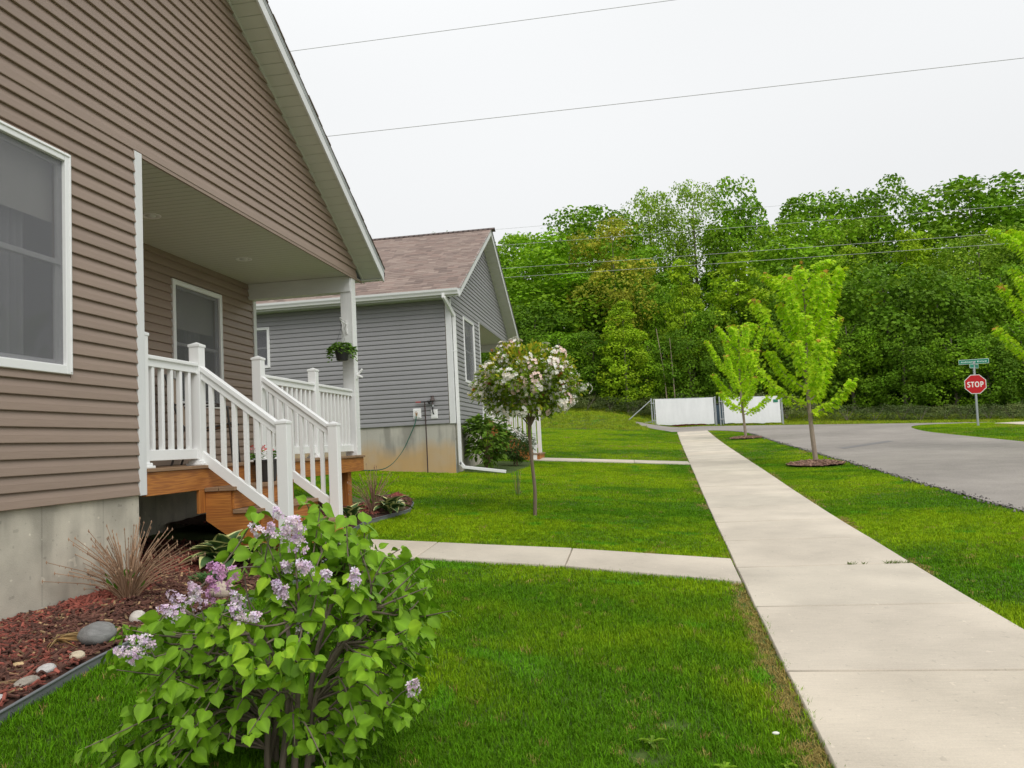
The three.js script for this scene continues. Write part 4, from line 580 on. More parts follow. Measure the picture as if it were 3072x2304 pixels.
// ------------------------------------------------------------------ lilac bush in the front lawn
function heartLeaf(seed) {                                            // along +z, normal +y, length 1
  const r = rng(seed), n = 7, cup = 0.12 + r() * 0.16, droop = 0.12 + r() * 0.4, tw = (r() - 0.5) * 0.5, pos = [], idx = [], col = [], uv = [];
  for (let i = 0; i <= n; i++) { const t = i / n, w = t < 0.02 ? 0.17 : t > 0.98 ? 0 : 0.47 * Math.pow(Math.sin(Math.PI * Math.pow(clamp(t * 0.93 + 0.07), 0.62)), 0.85), z0 = t;
    const ww = 1 - 0.42 * smooth(0.55, 0.95, t); for (const [s, b] of [[-1, 1], [-0.5, 0], [0, 0], [0.5, 0], [1, 1]]) { const back = i < 2 ? -0.12 * Math.abs(s) * (1 - i * 0.55) : 0; const x = s * w * ww, wave = 0.025 * Math.sin(t * 9 + s * 2 + seed); pos.push(x, cup * Math.abs(x) * 1.2 - droop * t * t * 0.55 + tw * x * t + wave * Math.abs(s), z0 + back); uv.push(s, t); const k = s === 0 ? 1.3 : 1 + (r() - 0.5) * 0.14; col.push(k, k, k); } }
  for (let i = 0; i < n; i++) for (let j = 0; j < 4; j++) { const a = i * 5 + j; idx.push(a, a + 5, a + 1, a + 1, a + 5, a + 6); }
  const g = new THREE.BufferGeometry(); g.setAttribute('position', new THREE.Float32BufferAttribute(pos, 3)); g.setAttribute('color', new THREE.Float32BufferAttribute(col, 3)); g.setAttribute('uv', new THREE.Float32BufferAttribute(uv, 2)); g.setIndex(idx); g.computeVertexNormals(); return g;
}
{
  const bx = -1.38, bz = -2.95, by = G(bx, bz) - 0.02, L = thing('lilac_bush', 'lilac bush with heart-shaped leaves and pale purple flowers in the lawn', 'bush', [bx, by, bz]), r = rng(2024);
  const geos = Array.from({ length: 7 }, (_, i) => heartLeaf(i * 5 + 1)), tones = [[0.19, 0.37, 0.014], [0.24, 0.44, 0.016], [0.3, 0.5, 0.02], [0.13, 0.27, 0.012], [0.2, 0.39, 0.014]].map((c) => leafMat(...c));
  const wood = [], twigs = [], M0 = V(0, 0, 0);
  // main stems fan out from the base
  const stems = []; for (let i = 0; i < 9; i++) { const a = i / 9 * 6.283 + r() * 0.5, sp = 0.12 + 0.26 * r(), h = 0.42 + 0.34 * r(); const p0 = V(Math.cos(a) * 0.09, 0, Math.sin(a) * 0.07), p1 = V(Math.cos(a) * sp * 0.45 + 0.03, h * 0.5, Math.sin(a) * sp * 0.45), p2 = V(Math.cos(a) * sp * 1.5, h, Math.sin(a) * sp * 1.3); const c = new THREE.CatmullRomCurve3([p0, p1, p2]); stems.push(c); wood.push(tube([p0, p1, p2], 0.0135, 0.006, 10, 7)); }
  const tips = []; let g = 0;
  while (tips.length < 270 && g++ < 6000) {
    const d = rdir(r), f = 0.55 + 0.45 * Math.pow(r(), 0.5); const p = V(d.x * 0.66 * f + 0.0, 0.5 + d.y * 0.47 * f, d.z * 0.5 * f);
    if (p.y < 0.05) continue;
    if (p.x > 0.42 && p.y > 0.84) continue; if (p.x < -0.14 && p.y > 0.66 - 0.3 * Math.max(0, -0.3 - p.x)) continue; if (p.x < 0 && p.y > 0.82) continue;
    if (Math.abs(p.x - 0.1) < 0.3 && p.y < 0.44 && p.z > 0 && r() < 0.72) continue;      // the open middle where the stems show
    tips.push(p);
  }
  for (const p of [V(-0.05, 0.98, 0.1), V(0.1, 1.0, 0.0), V(0.3, 0.95, 0.1), V(0.06, 0.99, -0.1), V(0.2, 0.99, 0.1), V(-0.5, 0.55, 0.1), V(0.56, 0.75, 0), V(0.38, 0.88, 0.1), V(0.46, 0.8, 0.15), V(0.3, 0.9, -0.1), V(0.6, 0.68, 0.1), V(0.15, 0.93, 0.2), V(0.0, 0.9, 0.2)]) tips.push(p);
  for (let i = 0; i < 48; i++) { const p = V(lerp(-0.58, 0.46, r()), 0.06 + 0.27 * r(), 0.1 + 0.36 * r()); if (Math.abs(p.x - 0.06) < 0.17 && p.y < 0.3) continue; tips.push(p); }
  const leaves = [];
  for (const p of tips) {
    let best = null, bd = 9; for (const c of stems) for (const t of [0.12, 0.25, 0.4, 0.55, 0.75, 0.95]) { const q = c.getPoint(t); if (q.y > p.y + 0.05) continue; const d = q.distanceTo(p); if (d < bd) { bd = d; best = q; } } best ??= stems[0].getPoint(0.5);
    const mid = best.clone().lerp(p, 0.55).add(V(0, p.y < 0.4 ? 0.1 : -0.03, 0)).addScaledVector(rdir(r), 0.03), c = new THREE.CatmullRomCurve3([best, mid, p]); wood.push(tube([best, mid, p], 0.0052, 0.0018, 6, 5));
    const len = c.getLength(), nodes = Math.max(2, Math.min(4, Math.round(len / 0.075))), out = V(p.x, 0.25, p.z).normalize();
    for (let k = 0; k < nodes; k++) { const t = 1 - k * 0.045 / Math.max(len, 0.1) * 1.4, q = c.getPoint(clamp(t)), tg = c.getTangent(clamp(t)), base = r() * 6.28 + k * 1.57;
      for (const s of k === 0 ? [0, 1, 2] : [0, 1]) { const a = base + s * (k === 0 ? 2.1 : Math.PI), side = V(Math.cos(a), 0, Math.sin(a)).addScaledVector(tg, 0.35).addScaledVector(out, 0.55); const dir = side.normalize().add(V(0, -0.5 - 0.9 * r() + (k === 0 && r() < 0.25 ? 0.7 : 0), 0)).normalize(), nr = V(out.x * 0.75, 0.6, out.z * 0.75).addScaledVector(rdir(r), 0.85).normalize();
        leaves.push([q.clone().addScaledVector(dir, 0.012), dir, nr, (0.034 + 0.034 * r()) * (k === 0 && r() < 0.3 ? 0.7 : 1)]); } }
  }
  mesh('stems', merge(wood), std({ map: T.bark, color: C(0.85, 0.8, 0.75), roughness: 0.9 }), L);
  const toCam = V(-bx, 1.2 - by, -bz); leaves.sort((a, b) => a[0].distanceTo(toCam) - b[0].distanceTo(toCam));
  const rest = [], mtx = new THREE.Matrix4();
  leaves.forEach(([p, d, n, s], i) => { const z = d.clone().normalize(), x = _x.clone().crossVectors(n, z).normalize(), y = z.clone().cross(x); mtx.makeBasis(x, y, z).scale(V(s * (0.9 + 0.2 * r()), s, s)).setPosition(p); const gi = geos[Math.floor(r() * geos.length)], ti = Math.floor(r() * r() * 5);
    if (i < 300) { const m = mesh('leaf', gi, tones[Math.floor(r() * 5)], L); m.applyMatrix4(mtx); } else rest.push(gi.clone().applyMatrix4(mtx)); });
  if (rest.length) { const m = mesh('leaves', mergeGeometries(rest), tones[0], L); m.userData.kind = 'stuff'; }
  // flower panicles
  const FL = [[-1.281, 0.874, -2.858, 0.1], [-1.345, 0.775, -2.897, 0.06], [-1.225, 0.783, -2.793, 0.08], [-1.357, 0.709, -2.848, 0.07], [-1.405, 0.641, -2.943, 0.07], [-1.813, 0.631, -2.944, 0.1], [-1.634, 0.697, -2.751, 0.09], [-1.755, 0.64, -2.772, 0.07], [-1.514, 0.781, -2.733, 0.1], [-1.612, 0.7, -2.83, 0.09], [-1.448, 0.632, -2.727, 0.08], [-1.517, 0.666, -2.834, 0.06], [-1.274, 0.561, -2.882, 0.07], [-1.263, 0.942, -2.79, 0.1], [-1.344, 0.903, -2.889, 0.06], [-1.449, 0.922, -2.868, 0.05], [-1.319, 0.931, -2.726, 0.05], [-1.899, 0.486, -2.76, 0.1], [-1.814, 0.553, -2.685, 0.07], [-1.154, 0.751, -2.824, 0.05], [-1.033, 0.742, -2.791, 0.06], [-0.828, 0.356, -2.793, 0.06], [-1.33, 0.681, -2.83, 0.06], [-1.409, 0.618, -2.759, 0.05], [-1.357, 0.983, -2.856, 0.04]];
  FL.forEach(([x, y, z, s0], i) => { const s = s0 * 1.05; const gb = new GB(), c = V(x * 0.93 - bx, (y - 1.2) * 0.93 + 1.2 - by, z * 0.93 - bz), out = V(c.x * 0.5, 0.5, c.z + 0.25).normalize().addScaledVector(rdir(r), 0.35).normalize(), dark = i === 8 || i === 9; const n = Math.round(s * 520);
    for (let k = 0; k < n; k++) { const t = r(), w = s * 0.36 * (1.05 - t * 0.8), e = rdir(r), q = c.clone().addScaledVector(out, (t - 0.35) * s).addScaledVector(e, w), nn = e.clone().addScaledVector(out, 0.4).normalize(), u = _x.clone().crossVectors(nn, V(0.2, 1, 0.4)).normalize(), v = nn.clone().cross(u), col = jit(dark ? [0.6, 0.3, 0.52] : r() < 0.42 ? [0.85, 0.74, 0.82] : [0.7, 0.52, 0.7], r, 0.14), p = 0.0075 + 0.003 * r();
      for (let m = 0; m < 4; m++) { const a = m * Math.PI / 2 + k, d = u.clone().multiplyScalar(Math.cos(a)).addScaledVector(v, Math.sin(a)); leafAt(gb, q, d.addScaledVector(nn, 0.2), nn, p * 1.25, [[0, 0], [0.6, 0.38], [1, 0], [0.6, -0.38]], col, -0.1); } }
    mesh('flower_cluster', gb.build(), M.petal, L); });
  const fst = FL.map(([x, y, z]) => { const c = V(x * 0.94 - bx, (y - 1.2) * 0.94 + 1.2 - by, z * 0.94 - bz); let best = stems[0].getPoint(0.8), bd = 9; for (const q of tips) { const d = q.distanceTo(c); if (d < bd && q.y < c.y + 0.02) { bd = d; best = q; } } return tube([best, best.clone().lerp(c, 0.5).add(V(0, 0.01, 0)), c], 0.0028, 0.0014, 4, 4); });
  mesh('flower_stalks', merge(fst), M.bark, L);
}
// ------------------------------------------------------------------ grass
{
  const tuft = (seed, blades, R, h, w) => { const r = rng(seed), gb = new GB(); for (let i = 0; i < blades; i++) { const a = r() * 6.28, d = R * Math.sqrt(r()), p = V(Math.cos(a) * d, -0.004, Math.sin(a) * d), la = r() * 6.28, lean = h * (0.15 + 0.75 * r() * r()), hh = h * (0.55 + 0.6 * r()), ww = w * (0.7 + 0.6 * r()), s = V(-Math.sin(la + 0.6 * (r() - 0.5)), 0, Math.cos(la)), m = p.clone().add(V(Math.cos(la) * lean * 0.35, hh * 0.6, Math.sin(la) * lean * 0.35)), t = p.clone().add(V(Math.cos(la) * lean, hh * (1 - 0.25 * r()), Math.sin(la) * lean)), k = 0.75 + 0.5 * r(), c = [k * (0.9 + 0.25 * r()), k, k * 0.9]; const o = (q, f) => q.clone().addScaledVector(s, f * ww); gb.quad(o(p, -0.5), o(p, 0.5), o(m, 0.42), o(m, -0.42), c); gb.tri(o(m, -0.42), o(m, 0.42), t, c); } return gb.build(); };
  const near = [1, 2, 3].map((s) => tuft(s, 18, 0.03, 0.046, 0.0027)), mid = [4, 5].map((s) => tuft(s, 18, 0.05, 0.038, 0.0042)), far = [6, 7].map((s) => tuft(s, 20, 0.1, 0.038, 0.008)), wild = [8].map((s) => tuft(s, 16, 0.14, 0.13, 0.013));
  const sets = { near, mid, far, wild }, lists = { near: [[], [], []], mid: [[], []], far: [[], []], wild: [[]] }, r = rng(99), o = new THREE.Object3D();
  const yaw = 0.148;
  const lawn = (x, z) => !onPaving(x, z, -0.012) && !onRoad(x, z) && !inBed(x, z) && !inBed2(x, z) && !inHouse(x, z) && Math.hypot(x - 4.13, z + 19.05) > 0.6 && Math.hypot(x - 4.51, z + 33.05) > 0.6 && Math.hypot(x - 10.35, z + 20.8) > 0.6 && !(x > 14.38 - 0.03 * (z + 20) && x < 15.92 - 0.03 * (z + 20) && z < -14 && z > -35.3);
  const BARE = [[-0.02, -3.32, 0.1], [-0.24, -2.75, 0.15], [0.06, -2.66, 0.11], [-0.62, -2.66, 0.1], [0.1, -3.7, 0.08], [-1.35, -2.9, 0.14], [-0.4, -2.45, 0.1], [0.35, -2.9, 0.07]];
  function band(d0, d1, cell, kind, sc) {
    for (let z = 0.5; z > -62; z -= cell) { const zz = -z; if (zz > d1 + 1) break; const x0 = Math.max(-16, -d1), x1 = Math.min(30, d1);
      for (let x = x0; x < x1; x += cell) {
        const X = x + (r() - 0.5) * cell, Z = z + (r() - 0.5) * cell, d = Math.hypot(X, Z); if (d < d0 || d >= d1 || Z > -0.9) continue;
        const an = Math.atan2(X, -Z) + yaw; if (an < -0.72 || an > 0.7) continue;
        if (!lawn(X, Z)) continue;
        if (BARE.some(([bx, bz, br]) => Math.hypot(X - bx, (Z - bz) * 1.4) < br * (0.7 + 0.6 * r()))) { if (r() < 0.8) continue; }
        const wildHere = Z < -47.4 || (Z < -42.3 && X < CROSSX - 0.3); if (wildHere && kind === 'far') { if (r() < 0.45) continue; }
        const set = wildHere && kind === 'far' && r() < 0.8 ? 'wild' : kind, L = lists[set], pick = Math.floor(r() * L.length);
        // grass kinds and vigour in patches; zone also paints in the grazing-view brightness farther off
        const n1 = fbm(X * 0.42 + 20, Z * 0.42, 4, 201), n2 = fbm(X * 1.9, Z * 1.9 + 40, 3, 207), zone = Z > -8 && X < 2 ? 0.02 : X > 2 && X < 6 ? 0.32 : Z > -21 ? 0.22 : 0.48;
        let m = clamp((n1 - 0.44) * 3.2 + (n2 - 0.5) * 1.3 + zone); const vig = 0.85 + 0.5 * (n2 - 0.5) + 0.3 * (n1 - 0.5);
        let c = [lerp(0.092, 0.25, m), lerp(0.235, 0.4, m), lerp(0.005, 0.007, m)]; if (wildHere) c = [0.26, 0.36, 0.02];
        const eL = XL(Z) - X, eR = X - XR(Z), e1 = Z > W1near(X) ? Z - W1near(X) : W1far(X) - Z; let dead = 0;
        if (eL > 0 && eL < 0.22) dead = smooth(0.2, 0.03, eL) * smooth(0.35, 0.6, vnoise(Z * 1.6, 3, 61) * 0.8 + (Z > -5.8 ? 0.25 : 0)); if (eR > 0 && eR < 0.16) dead = smooth(0.15, 0.02, eR) * smooth(0.4, 0.65, vnoise(Z * 1.9, 7, 62)); if (X > W1x && X < XL(Z) && Z < W1far(X) && W1far(X) - Z < 0.14) dead = Math.max(dead, smooth(0.13, 0.02, W1far(X) - Z) * smooth(0.4, 0.6, vnoise(X * 2, 5, 63)));
        const straw = vnoise(X * 0.7, Z * 0.9, 67) > 0.8 && Z < -22 ? 0.4 : 0; dead = Math.max(dead, straw * r());
        if (r() < Math.max(dead, 0.014)) c = [0.34, 0.27, 0.09]; else if (vnoise(X * 3.1, Z * 3.1, 77) > 0.86) c = [0.12, 0.32, 0.01];
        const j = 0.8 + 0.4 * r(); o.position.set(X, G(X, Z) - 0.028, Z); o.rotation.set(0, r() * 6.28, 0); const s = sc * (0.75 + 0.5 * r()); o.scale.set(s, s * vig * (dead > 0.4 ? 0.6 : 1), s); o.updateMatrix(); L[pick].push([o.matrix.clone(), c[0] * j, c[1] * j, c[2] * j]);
      } }
  }
  band(0, 3.6, 0.026, 'near', 1); band(3.6, 6.5, 0.034, 'near', 1.15); band(6.5, 12, 0.043, 'mid', 1.05); band(12, 22, 0.06, 'far', 0.85); band(22, 58, 0.11, 'far', 1.1);
  let total = 0; const gm = phys({ vertexColors: true, roughness: 0.75, specularIntensity: 0.18, side: THREE.DoubleSide });
  const lbl = { near: 'fine mown grass of the lawn beside the lilac bush', mid: 'mown lawn grass around the flowering tree', far: 'mown lawn grass beyond the flowering tree and along the road', wild: 'tall rough grass on the bank at the foot of the wood' };
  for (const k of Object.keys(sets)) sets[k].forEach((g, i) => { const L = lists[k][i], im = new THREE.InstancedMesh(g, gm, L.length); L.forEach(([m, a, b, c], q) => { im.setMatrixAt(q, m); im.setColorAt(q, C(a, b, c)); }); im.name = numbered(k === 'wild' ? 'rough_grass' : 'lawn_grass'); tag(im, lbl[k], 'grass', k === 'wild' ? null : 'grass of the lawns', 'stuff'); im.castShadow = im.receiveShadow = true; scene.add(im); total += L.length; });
  console.log('tufts', total);
}
// ------------------------------------------------------------------ planting beds along the brown house
const bedY = (x, z) => G(x, z) + 0.02 + 0.045 * smooth(-2.9, -3.5, x);
function bedSheet(name, label, x0f, x1f, z0, z1, yf) {
  const nx = 26, nz = Math.round(Math.abs(z1 - z0) * 14), pos = [], uv = [], idx = [];
  for (let j = 0; j <= nz; j++) for (let i = 0; i <= nx; i++) { const z = lerp(z0, z1, j / nz), x = lerp(x0f(z), x1f(z), i / nx), e = Math.min(i, nx - i, 2) / 2; pos.push(x, yf(x, z) + (i === nx ? -0.04 : 0.03 * (fbm(x * 9, z * 9, 3, 301) - 0.5)), z); uv.push(x, z); }
  for (let j = 0; j < nz; j++) for (let i = 0; i < nx; i++) { const a = j * (nx + 1) + i, b = a + nx + 1; idx.push(a, a + 1, b, a + 1, b + 1, b); }
  const g = new THREE.BufferGeometry(); g.setAttribute('position', new THREE.Float32BufferAttribute(pos, 3)); g.setAttribute('uv', new THREE.Float32BufferAttribute(uv, 2)); g.setIndex(idx); g.computeVertexNormals();
  const t = thing(name, label, 'flower bed'); mesh('soil', g, M.mulch, t); return t;
}
function chips(t, n, place, size, colf, seed) {
  const g = new THREE.BoxGeometry(size, size * 0.13, size * 0.26, 2, 1, 1), p = g.attributes.position; for (let i = 0; i < p.count; i++) { const q = p.getX(i) / size; p.setY(i, p.getY(i) + size * 0.12 * q * q); p.setZ(i, p.getZ(i) * (1 - Math.abs(q) * 0.7)); } g.computeVertexNormals();
  const im = new THREE.InstancedMesh(g, std({ roughness: 0.9 }), n), o = new THREE.Object3D(), r = rng(seed); let c = 0;
  for (let i = 0; i < n; i++) { const q = place(r); if (!q) { i--; if (++c > n * 20) break; continue; } o.position.set(...q); o.rotation.set((r() - 0.5) * 1.1, r() * 6.28, (r() - 0.5) * 0.7); const s = 0.5 + r() * 1.0; o.scale.set(s * (0.7 + r() * 0.9), s, s); o.updateMatrix(); im.setMatrixAt(i, o.matrix); const k = colf(q[0], q[2], r); im.setColorAt(i, C(...k)); }
  im.name = 'wood_chips'; im.userData.kind = 'stuff'; im.castShadow = im.receiveShadow = true; t.add(im);
}
const chipCol = (x, z, r) => { const red = vnoise(x * 2.2 + 4, z * 1.6, 71) + 0.35 * smooth(-3.2, -3.7, x) + (r() - 0.5) * 0.5, k = 0.45 + r() * 0.9; return red > 0.78 ? [0.3 * k, 0.085 * k, 0.06 * k] : r() < 0.1 ? [0.38 * k, 0.25 * k, 0.13 * k] : [0.14 * k, 0.06 * k, 0.042 * k]; };
{
  const left = bedSheet('flower_bed', 'red wood chip flower bed along the concrete foundation of the brown house', (z) => z > -5.6 ? -3.79 : -5.3, (z) => bedEdge(z), -1.6, -7.25, bedY);
  chips(left, 15000, (r) => { const z = lerp(-1.8, -7.2, r()), e = bedEdge(z) - 0.02, x = z > -5.6 ? lerp(-3.76, e, r()) : lerp(-5.0, e, r()); return [x, bedY(x, z) + 0.012 + r() * 0.014, z]; }, 0.046, chipCol, 401);
  const right = bedSheet('flower_bed', 'mulched bed under the porch railing past the wooden steps', (z) => z < -10.7 ? -3.9 : -5.3, (z) => Math.max(bedEdge(z), -3.9), -8.36, -12.0, bedY);
  chips(right, 5000, (r) => { const z = lerp(-8.4, -12.0, r()), e = bedEdge(z) - 0.02, x = lerp(z < -10.7 ? -3.7 : -4.9, e, r()); return x > e ? null : [x, bedY(x, z) + 0.012 + r() * 0.012, z]; }, 0.045, chipCol, 402);
  // black plastic edging
  const edge = (z0, z1, lb) => { const n = Math.round(Math.abs(z1 - z0) * 6), pts = []; for (let i = 0; i <= n; i++) { const z = lerp(z0, z1, i / n), x = bedEdge(z) + 0.015; pts.push(V(x, G(x, z) + 0.028, z)); } const bar = tube(pts, 0.008, 0.008, n * 3, 8), pos = [], idx = []; pts.forEach((p, i) => { pos.push(p.x, p.y, p.z, p.x, p.y - 0.1, p.z); if (i) { const k = i * 2; idx.push(k - 2, k - 1, k, k, k - 1, k + 1); } }); const g = new THREE.BufferGeometry(); g.setAttribute('position', new THREE.Float32BufferAttribute(pos, 3)); g.setAttribute('uv', new THREE.Float32BufferAttribute(new Float32Array(pos.length / 3 * 2), 2)); g.setIndex(idx); g.computeVertexNormals(); tag(mesh('bed_edging', merge([bar, g]), std({ color: C(0.17, 0.18, 0.19), roughness: 0.5, side: THREE.DoubleSide })), lb, 'edging'); };
  edge(-1.6, -7.2, 'dark plastic edging strip between the lawn and the red chip bed'); edge(-8.4, -12.0, 'dark plastic edging strip around the bed past the wooden steps');
  // stones
  const stone = (x, z, w, h, d, turn, col, lb, seed, sink = 0.25) => { const g = mergeVertices(new THREE.IcosahedronGeometry(1, 4).deleteAttribute('normal').deleteAttribute('uv')), p = g.attributes.position, uv = []; for (let i = 0; i < p.count; i++) { const v = V(p.getX(i), p.getY(i), p.getZ(i)), n = 1 + 0.34 * (fbm(v.x * 1.3 + seed, v.y * 1.3 + v.z * 1.1 + 5, 3, seed) - 0.5) + 0.05 * (fbm(v.x * 6 + 3, v.z * 6 + v.y * 5, 2, seed + 9) - 0.5); v.multiplyScalar(n); p.setXYZ(i, v.x * w * 0.68, v.y * h * 0.75, v.z * d * 0.68); uv.push(v.x * w * 3 + v.y, v.z * d * 3); } g.setAttribute('uv', new THREE.Float32BufferAttribute(uv, 2)); g.computeVertexNormals(); g.rotateY(turn); g.translate(x, bedY(x, z) + h * (1 - 2 * sink) + 0.01, z); return tag(mesh('stone', g, std({ map: T.stone, color: C(...col), roughness: 0.85, bumpMap: T.shingleBump, bumpScale: 0.001 })), lb, 'stone'); };
  stone(-3.06, -4.12, 0.14, 0.085, 0.2, 0.4, [0.42, 0.43, 0.44], 'large dark grey flat stone at the edge of the red chip bed', 3);
  stone(-2.96, -3.83, 0.055, 0.035, 0.075, 0.6, [1.15, 1.02, 0.78], 'cream coloured stone next to the dark grey flat stone', 5);
  stone(-2.95, -3.6, 0.06, 0.035, 0.09, 0.2, [1.05, 1.04, 1.06], 'smooth pale grey stone against the bed edging', 7);
  stone(-2.91, -3.42, 0.06, 0.03, 0.11, 0.1, [0.66, 0.61, 0.54], 'long brownish grey stone against the bed edging', 9);
  stone(-2.87, -3.2, 0.035, 0.025, 0.06, 0.3, [1.15, 1.15, 1.2], 'small white stone against the bed edging', 11);
  stone(-2.83, -3.05, 0.04, 0.02, 0.07, 0.3, [0.95, 0.9, 0.82], 'small pale stone low at the end of the bed edging', 13);
  stone(-3.12, -3.62, 0.035, 0.02, 0.055, 1.2, [1.2, 0.9, 0.5], 'small yellowish stone lying on the red chips', 15);
  stone(-3.1, -4.55, 0.06, 0.06, 0.1, 0.2, [1.15, 1.1, 1.05], 'white rounded stone behind the dark grey flat stone', 17);
  stone(-2.98, -5.35, 0.13, 0.09, 0.15, 0.2, [0.9, 0.78, 0.66], 'tan boulder beside the hosta below the steps', 19);
  stone(-3.22, -10.35, 0.2, 0.11, 0.15, 0.3, [0.66, 0.56, 0.44], 'rounded tan boulder at the corner of the bed past the steps', 21);
  // dried stems
  const canes = (name, label, x, z, n, h, spread, seed, col, young) => { const y = bedY(x, z), t = thing(name, label, 'shrub', [x, y, z]), r = rng(seed); const mats = [0.8, 1, 1.25].map((k) => std({ color: C(col[0] * k, col[1] * k, col[2] * k), roughness: 0.9 }));
    for (let i = 0; i < n; i++) { const a = r() * 6.28, s = spread * (0.15 + r()), hh = h * (0.4 + 0.6 * r()) * (1 - 0.35 * s / spread), p0 = V(Math.cos(a) * 0.06 * r(), 0, Math.sin(a) * 0.06 * r()), p2 = V(Math.cos(a) * s, hh, Math.sin(a) * s), p1 = p0.clone().lerp(p2, 0.5).add(V(-Math.cos(a) * s * 0.16 + (r() - 0.5) * 0.02, 0.02, -Math.sin(a) * s * 0.16)); const g = [tube([p0, p1, p2], 0.0038 + 0.0016 * r(), 0.002, 6, 5)]; for (let k = 0; k < 3; k++) { const c = p1.clone().lerp(p2, r()); g.push(new THREE.OctahedronGeometry(0.0045).scale(1, 1.6, 1).translate(c.x, c.y, c.z)); } g.push(new THREE.OctahedronGeometry(0.006).scale(1, 2.4, 1).translate(p2.x, p2.y, p2.z)); mesh('stem', merge(g), mats[Math.floor(r() * 3)], t); }
    if (young) { const gb = new GB(); for (let k = 0; k < young; k++) { const a = r() * 6.28, d = 0.14 * r(); leafAt(gb, V(Math.cos(a) * d, 0.05 + 0.12 * r(), Math.sin(a) * d), V(Math.cos(a), 0.9, Math.sin(a)), V(Math.cos(a), 0.6, Math.sin(a)), 0.05 + 0.03 * r(), LEAF.oval, jit([0.14, 0.3, 0.03], r), 0.2); } mesh('new_leaves', gb.build(), M.leaf, t).userData.kind = 'stuff'; } return t; };
  canes('dried_hydrangea', 'dry leafless shrub of tan stems against the concrete foundation', -3.46, -4.98, 130, 0.62, 0.46, 501, [0.34, 0.215, 0.135], 26);
  canes('dried_hydrangea', 'dry leafless shrub of brown stems past the wooden steps', -3.42, -10.0, 60, 0.72, 0.33, 503, [0.3, 0.18, 0.12], 10);
  { // dry leaf tuft on the chips
    const t = thing('dry_leaf_tuft', 'flattened tuft of dry straw coloured leaves on the red chips', 'dead plant', [-3.22, bedY(-3.22, -4.0), -4.0]), r = rng(55), gb = new GB(); for (let i = 0; i < 60; i++) { const a = -0.5 + (r() - 0.5) * 3.6, L = 0.1 + 0.14 * r(); leafAt(gb, V((r() - 0.5) * 0.05, 0.015 + 0.02 * r(), (r() - 0.5) * 0.05), V(Math.cos(a), 0.12 + 0.35 * r() * r(), Math.sin(a)), V(0, 1, 0.3), L, [[0, 0], [0.3, 0.025], [1, 0], [0.3, -0.025]], jit([0.5, 0.34, 0.15], r, 0.25), 0.3); } mesh('blades', gb.build(), M.grass, t).userData.kind = 'stuff'; }
  // hostas with cream edged leaves
  const hostaLeaf = (seed) => { const r = rng(seed), n = 8, pos = [], col = [], idx = [], droop = 0.35 + r() * 0.5, cup = 0.5 + r() * 0.5; for (let i = 0; i <= n; i++) { const t = i / n, w = 0.36 * Math.pow(Math.sin(Math.PI * Math.pow(clamp(t * 0.97 + 0.03), 0.8)), 0.9); for (const s of [-1, -0.72, -0.7, -0.3, 0, 0.3, 0.7, 0.72, 1]) { const x = s * w, m = Math.abs(s) > 0.71, e = i === n; pos.push(x, cup * Math.abs(x) * 0.9 + 0.35 * t - droop * t * t + 0.02 * Math.sin(t * 12 + s * 3), t); const k = 0.9 + 0.2 * r(); m || e ? col.push(0.62 * k, 0.62 * k, 0.26 * k) : col.push(0.055 * k, 0.12 * k, 0.035 * k); } } for (let i = 0; i < n; i++) for (let j = 0; j < 8; j++) { const a = i * 9 + j; idx.push(a, a + 9, a + 1, a + 1, a + 9, a + 10); } const g = new THREE.BufferGeometry(); g.setAttribute('position', new THREE.Float32BufferAttribute(pos, 3)); g.setAttribute('color', new THREE.Float32BufferAttribute(col, 3)); g.setIndex(idx); g.computeVertexNormals(); return g; };
  const hl = [1, 2, 3, 4].map(hostaLeaf), hm = std({ vertexColors: true, roughness: 0.55, side: THREE.DoubleSide });
  const hosta = (label, x, z, n, size, seed) => { const t = thing('hosta', label, 'plant', [x, bedY(x, z), z]), r = rng(seed); for (let i = 0; i < n; i++) { const q = i / n, a = i * 2.4 + r() * 0.5, tilt = lerp(1.25, 0.25, q), m = mesh('leaf', hl[i % 4], hm, t); m.rotation.set(-tilt, a, 0, 'YXZ'); m.scale.setScalar(size * (0.65 + 0.5 * r())); const d = 0.03 + 0.05 * q; m.position.set(Math.sin(a) * d, 0.03 + 0.05 * (1 - q), Math.cos(a) * d); } const st = []; for (let i = 0; i < 10; i++) { const a = i * 0.63; st.push(tube([[0, -0.02, 0], [Math.sin(a) * 0.02, 0.03, Math.cos(a) * 0.02], [Math.sin(a) * 0.05, 0.07, Math.cos(a) * 0.05]], 0.005, 0.004, 3, 5)); } mesh('stalks', merge(st), std({ color: C(0.2, 0.3, 0.08), roughness: 0.6 }), t); };
  hosta('variegated hosta with cream edged leaves at the foot of the wooden steps', -3.42, -6.2, 30, 0.26, 61);
  hosta('smaller variegated hosta beside the steps under the porch deck', -3.2, -6.48, 20, 0.2, 62);
  hosta('variegated hosta behind the dry brown stems past the steps', -3.2, -10.05, 22, 0.22, 63);
  hosta('clump of variegated hosta leaves under the railing past the steps', -3.35, -9.0, 18, 0.18, 65);
  { const t = thing('low_green_plant', 'low feathery green plant on the chips beside the hosta', 'plant', [-3.25, bedY(-3.25, -5.7), -5.7]), r = rng(71), gb = new GB(); for (let i = 0; i < 420; i++) { const a = r() * 6.28, d = 0.16 * Math.sqrt(r()); leafAt(gb, V(Math.cos(a) * d, 0.02 + 0.07 * r() * (1 - d * 4), Math.sin(a) * d), V(Math.cos(a), 0.7, Math.sin(a)), V(0, 1, 0.2), 0.03 + 0.02 * r(), LEAF.narrow, jit([0.1, 0.22, 0.06], r, 0.3), 0.1); } mesh('foliage', gb.build(), M.leaf, t).userData.kind = 'stuff'; }
}
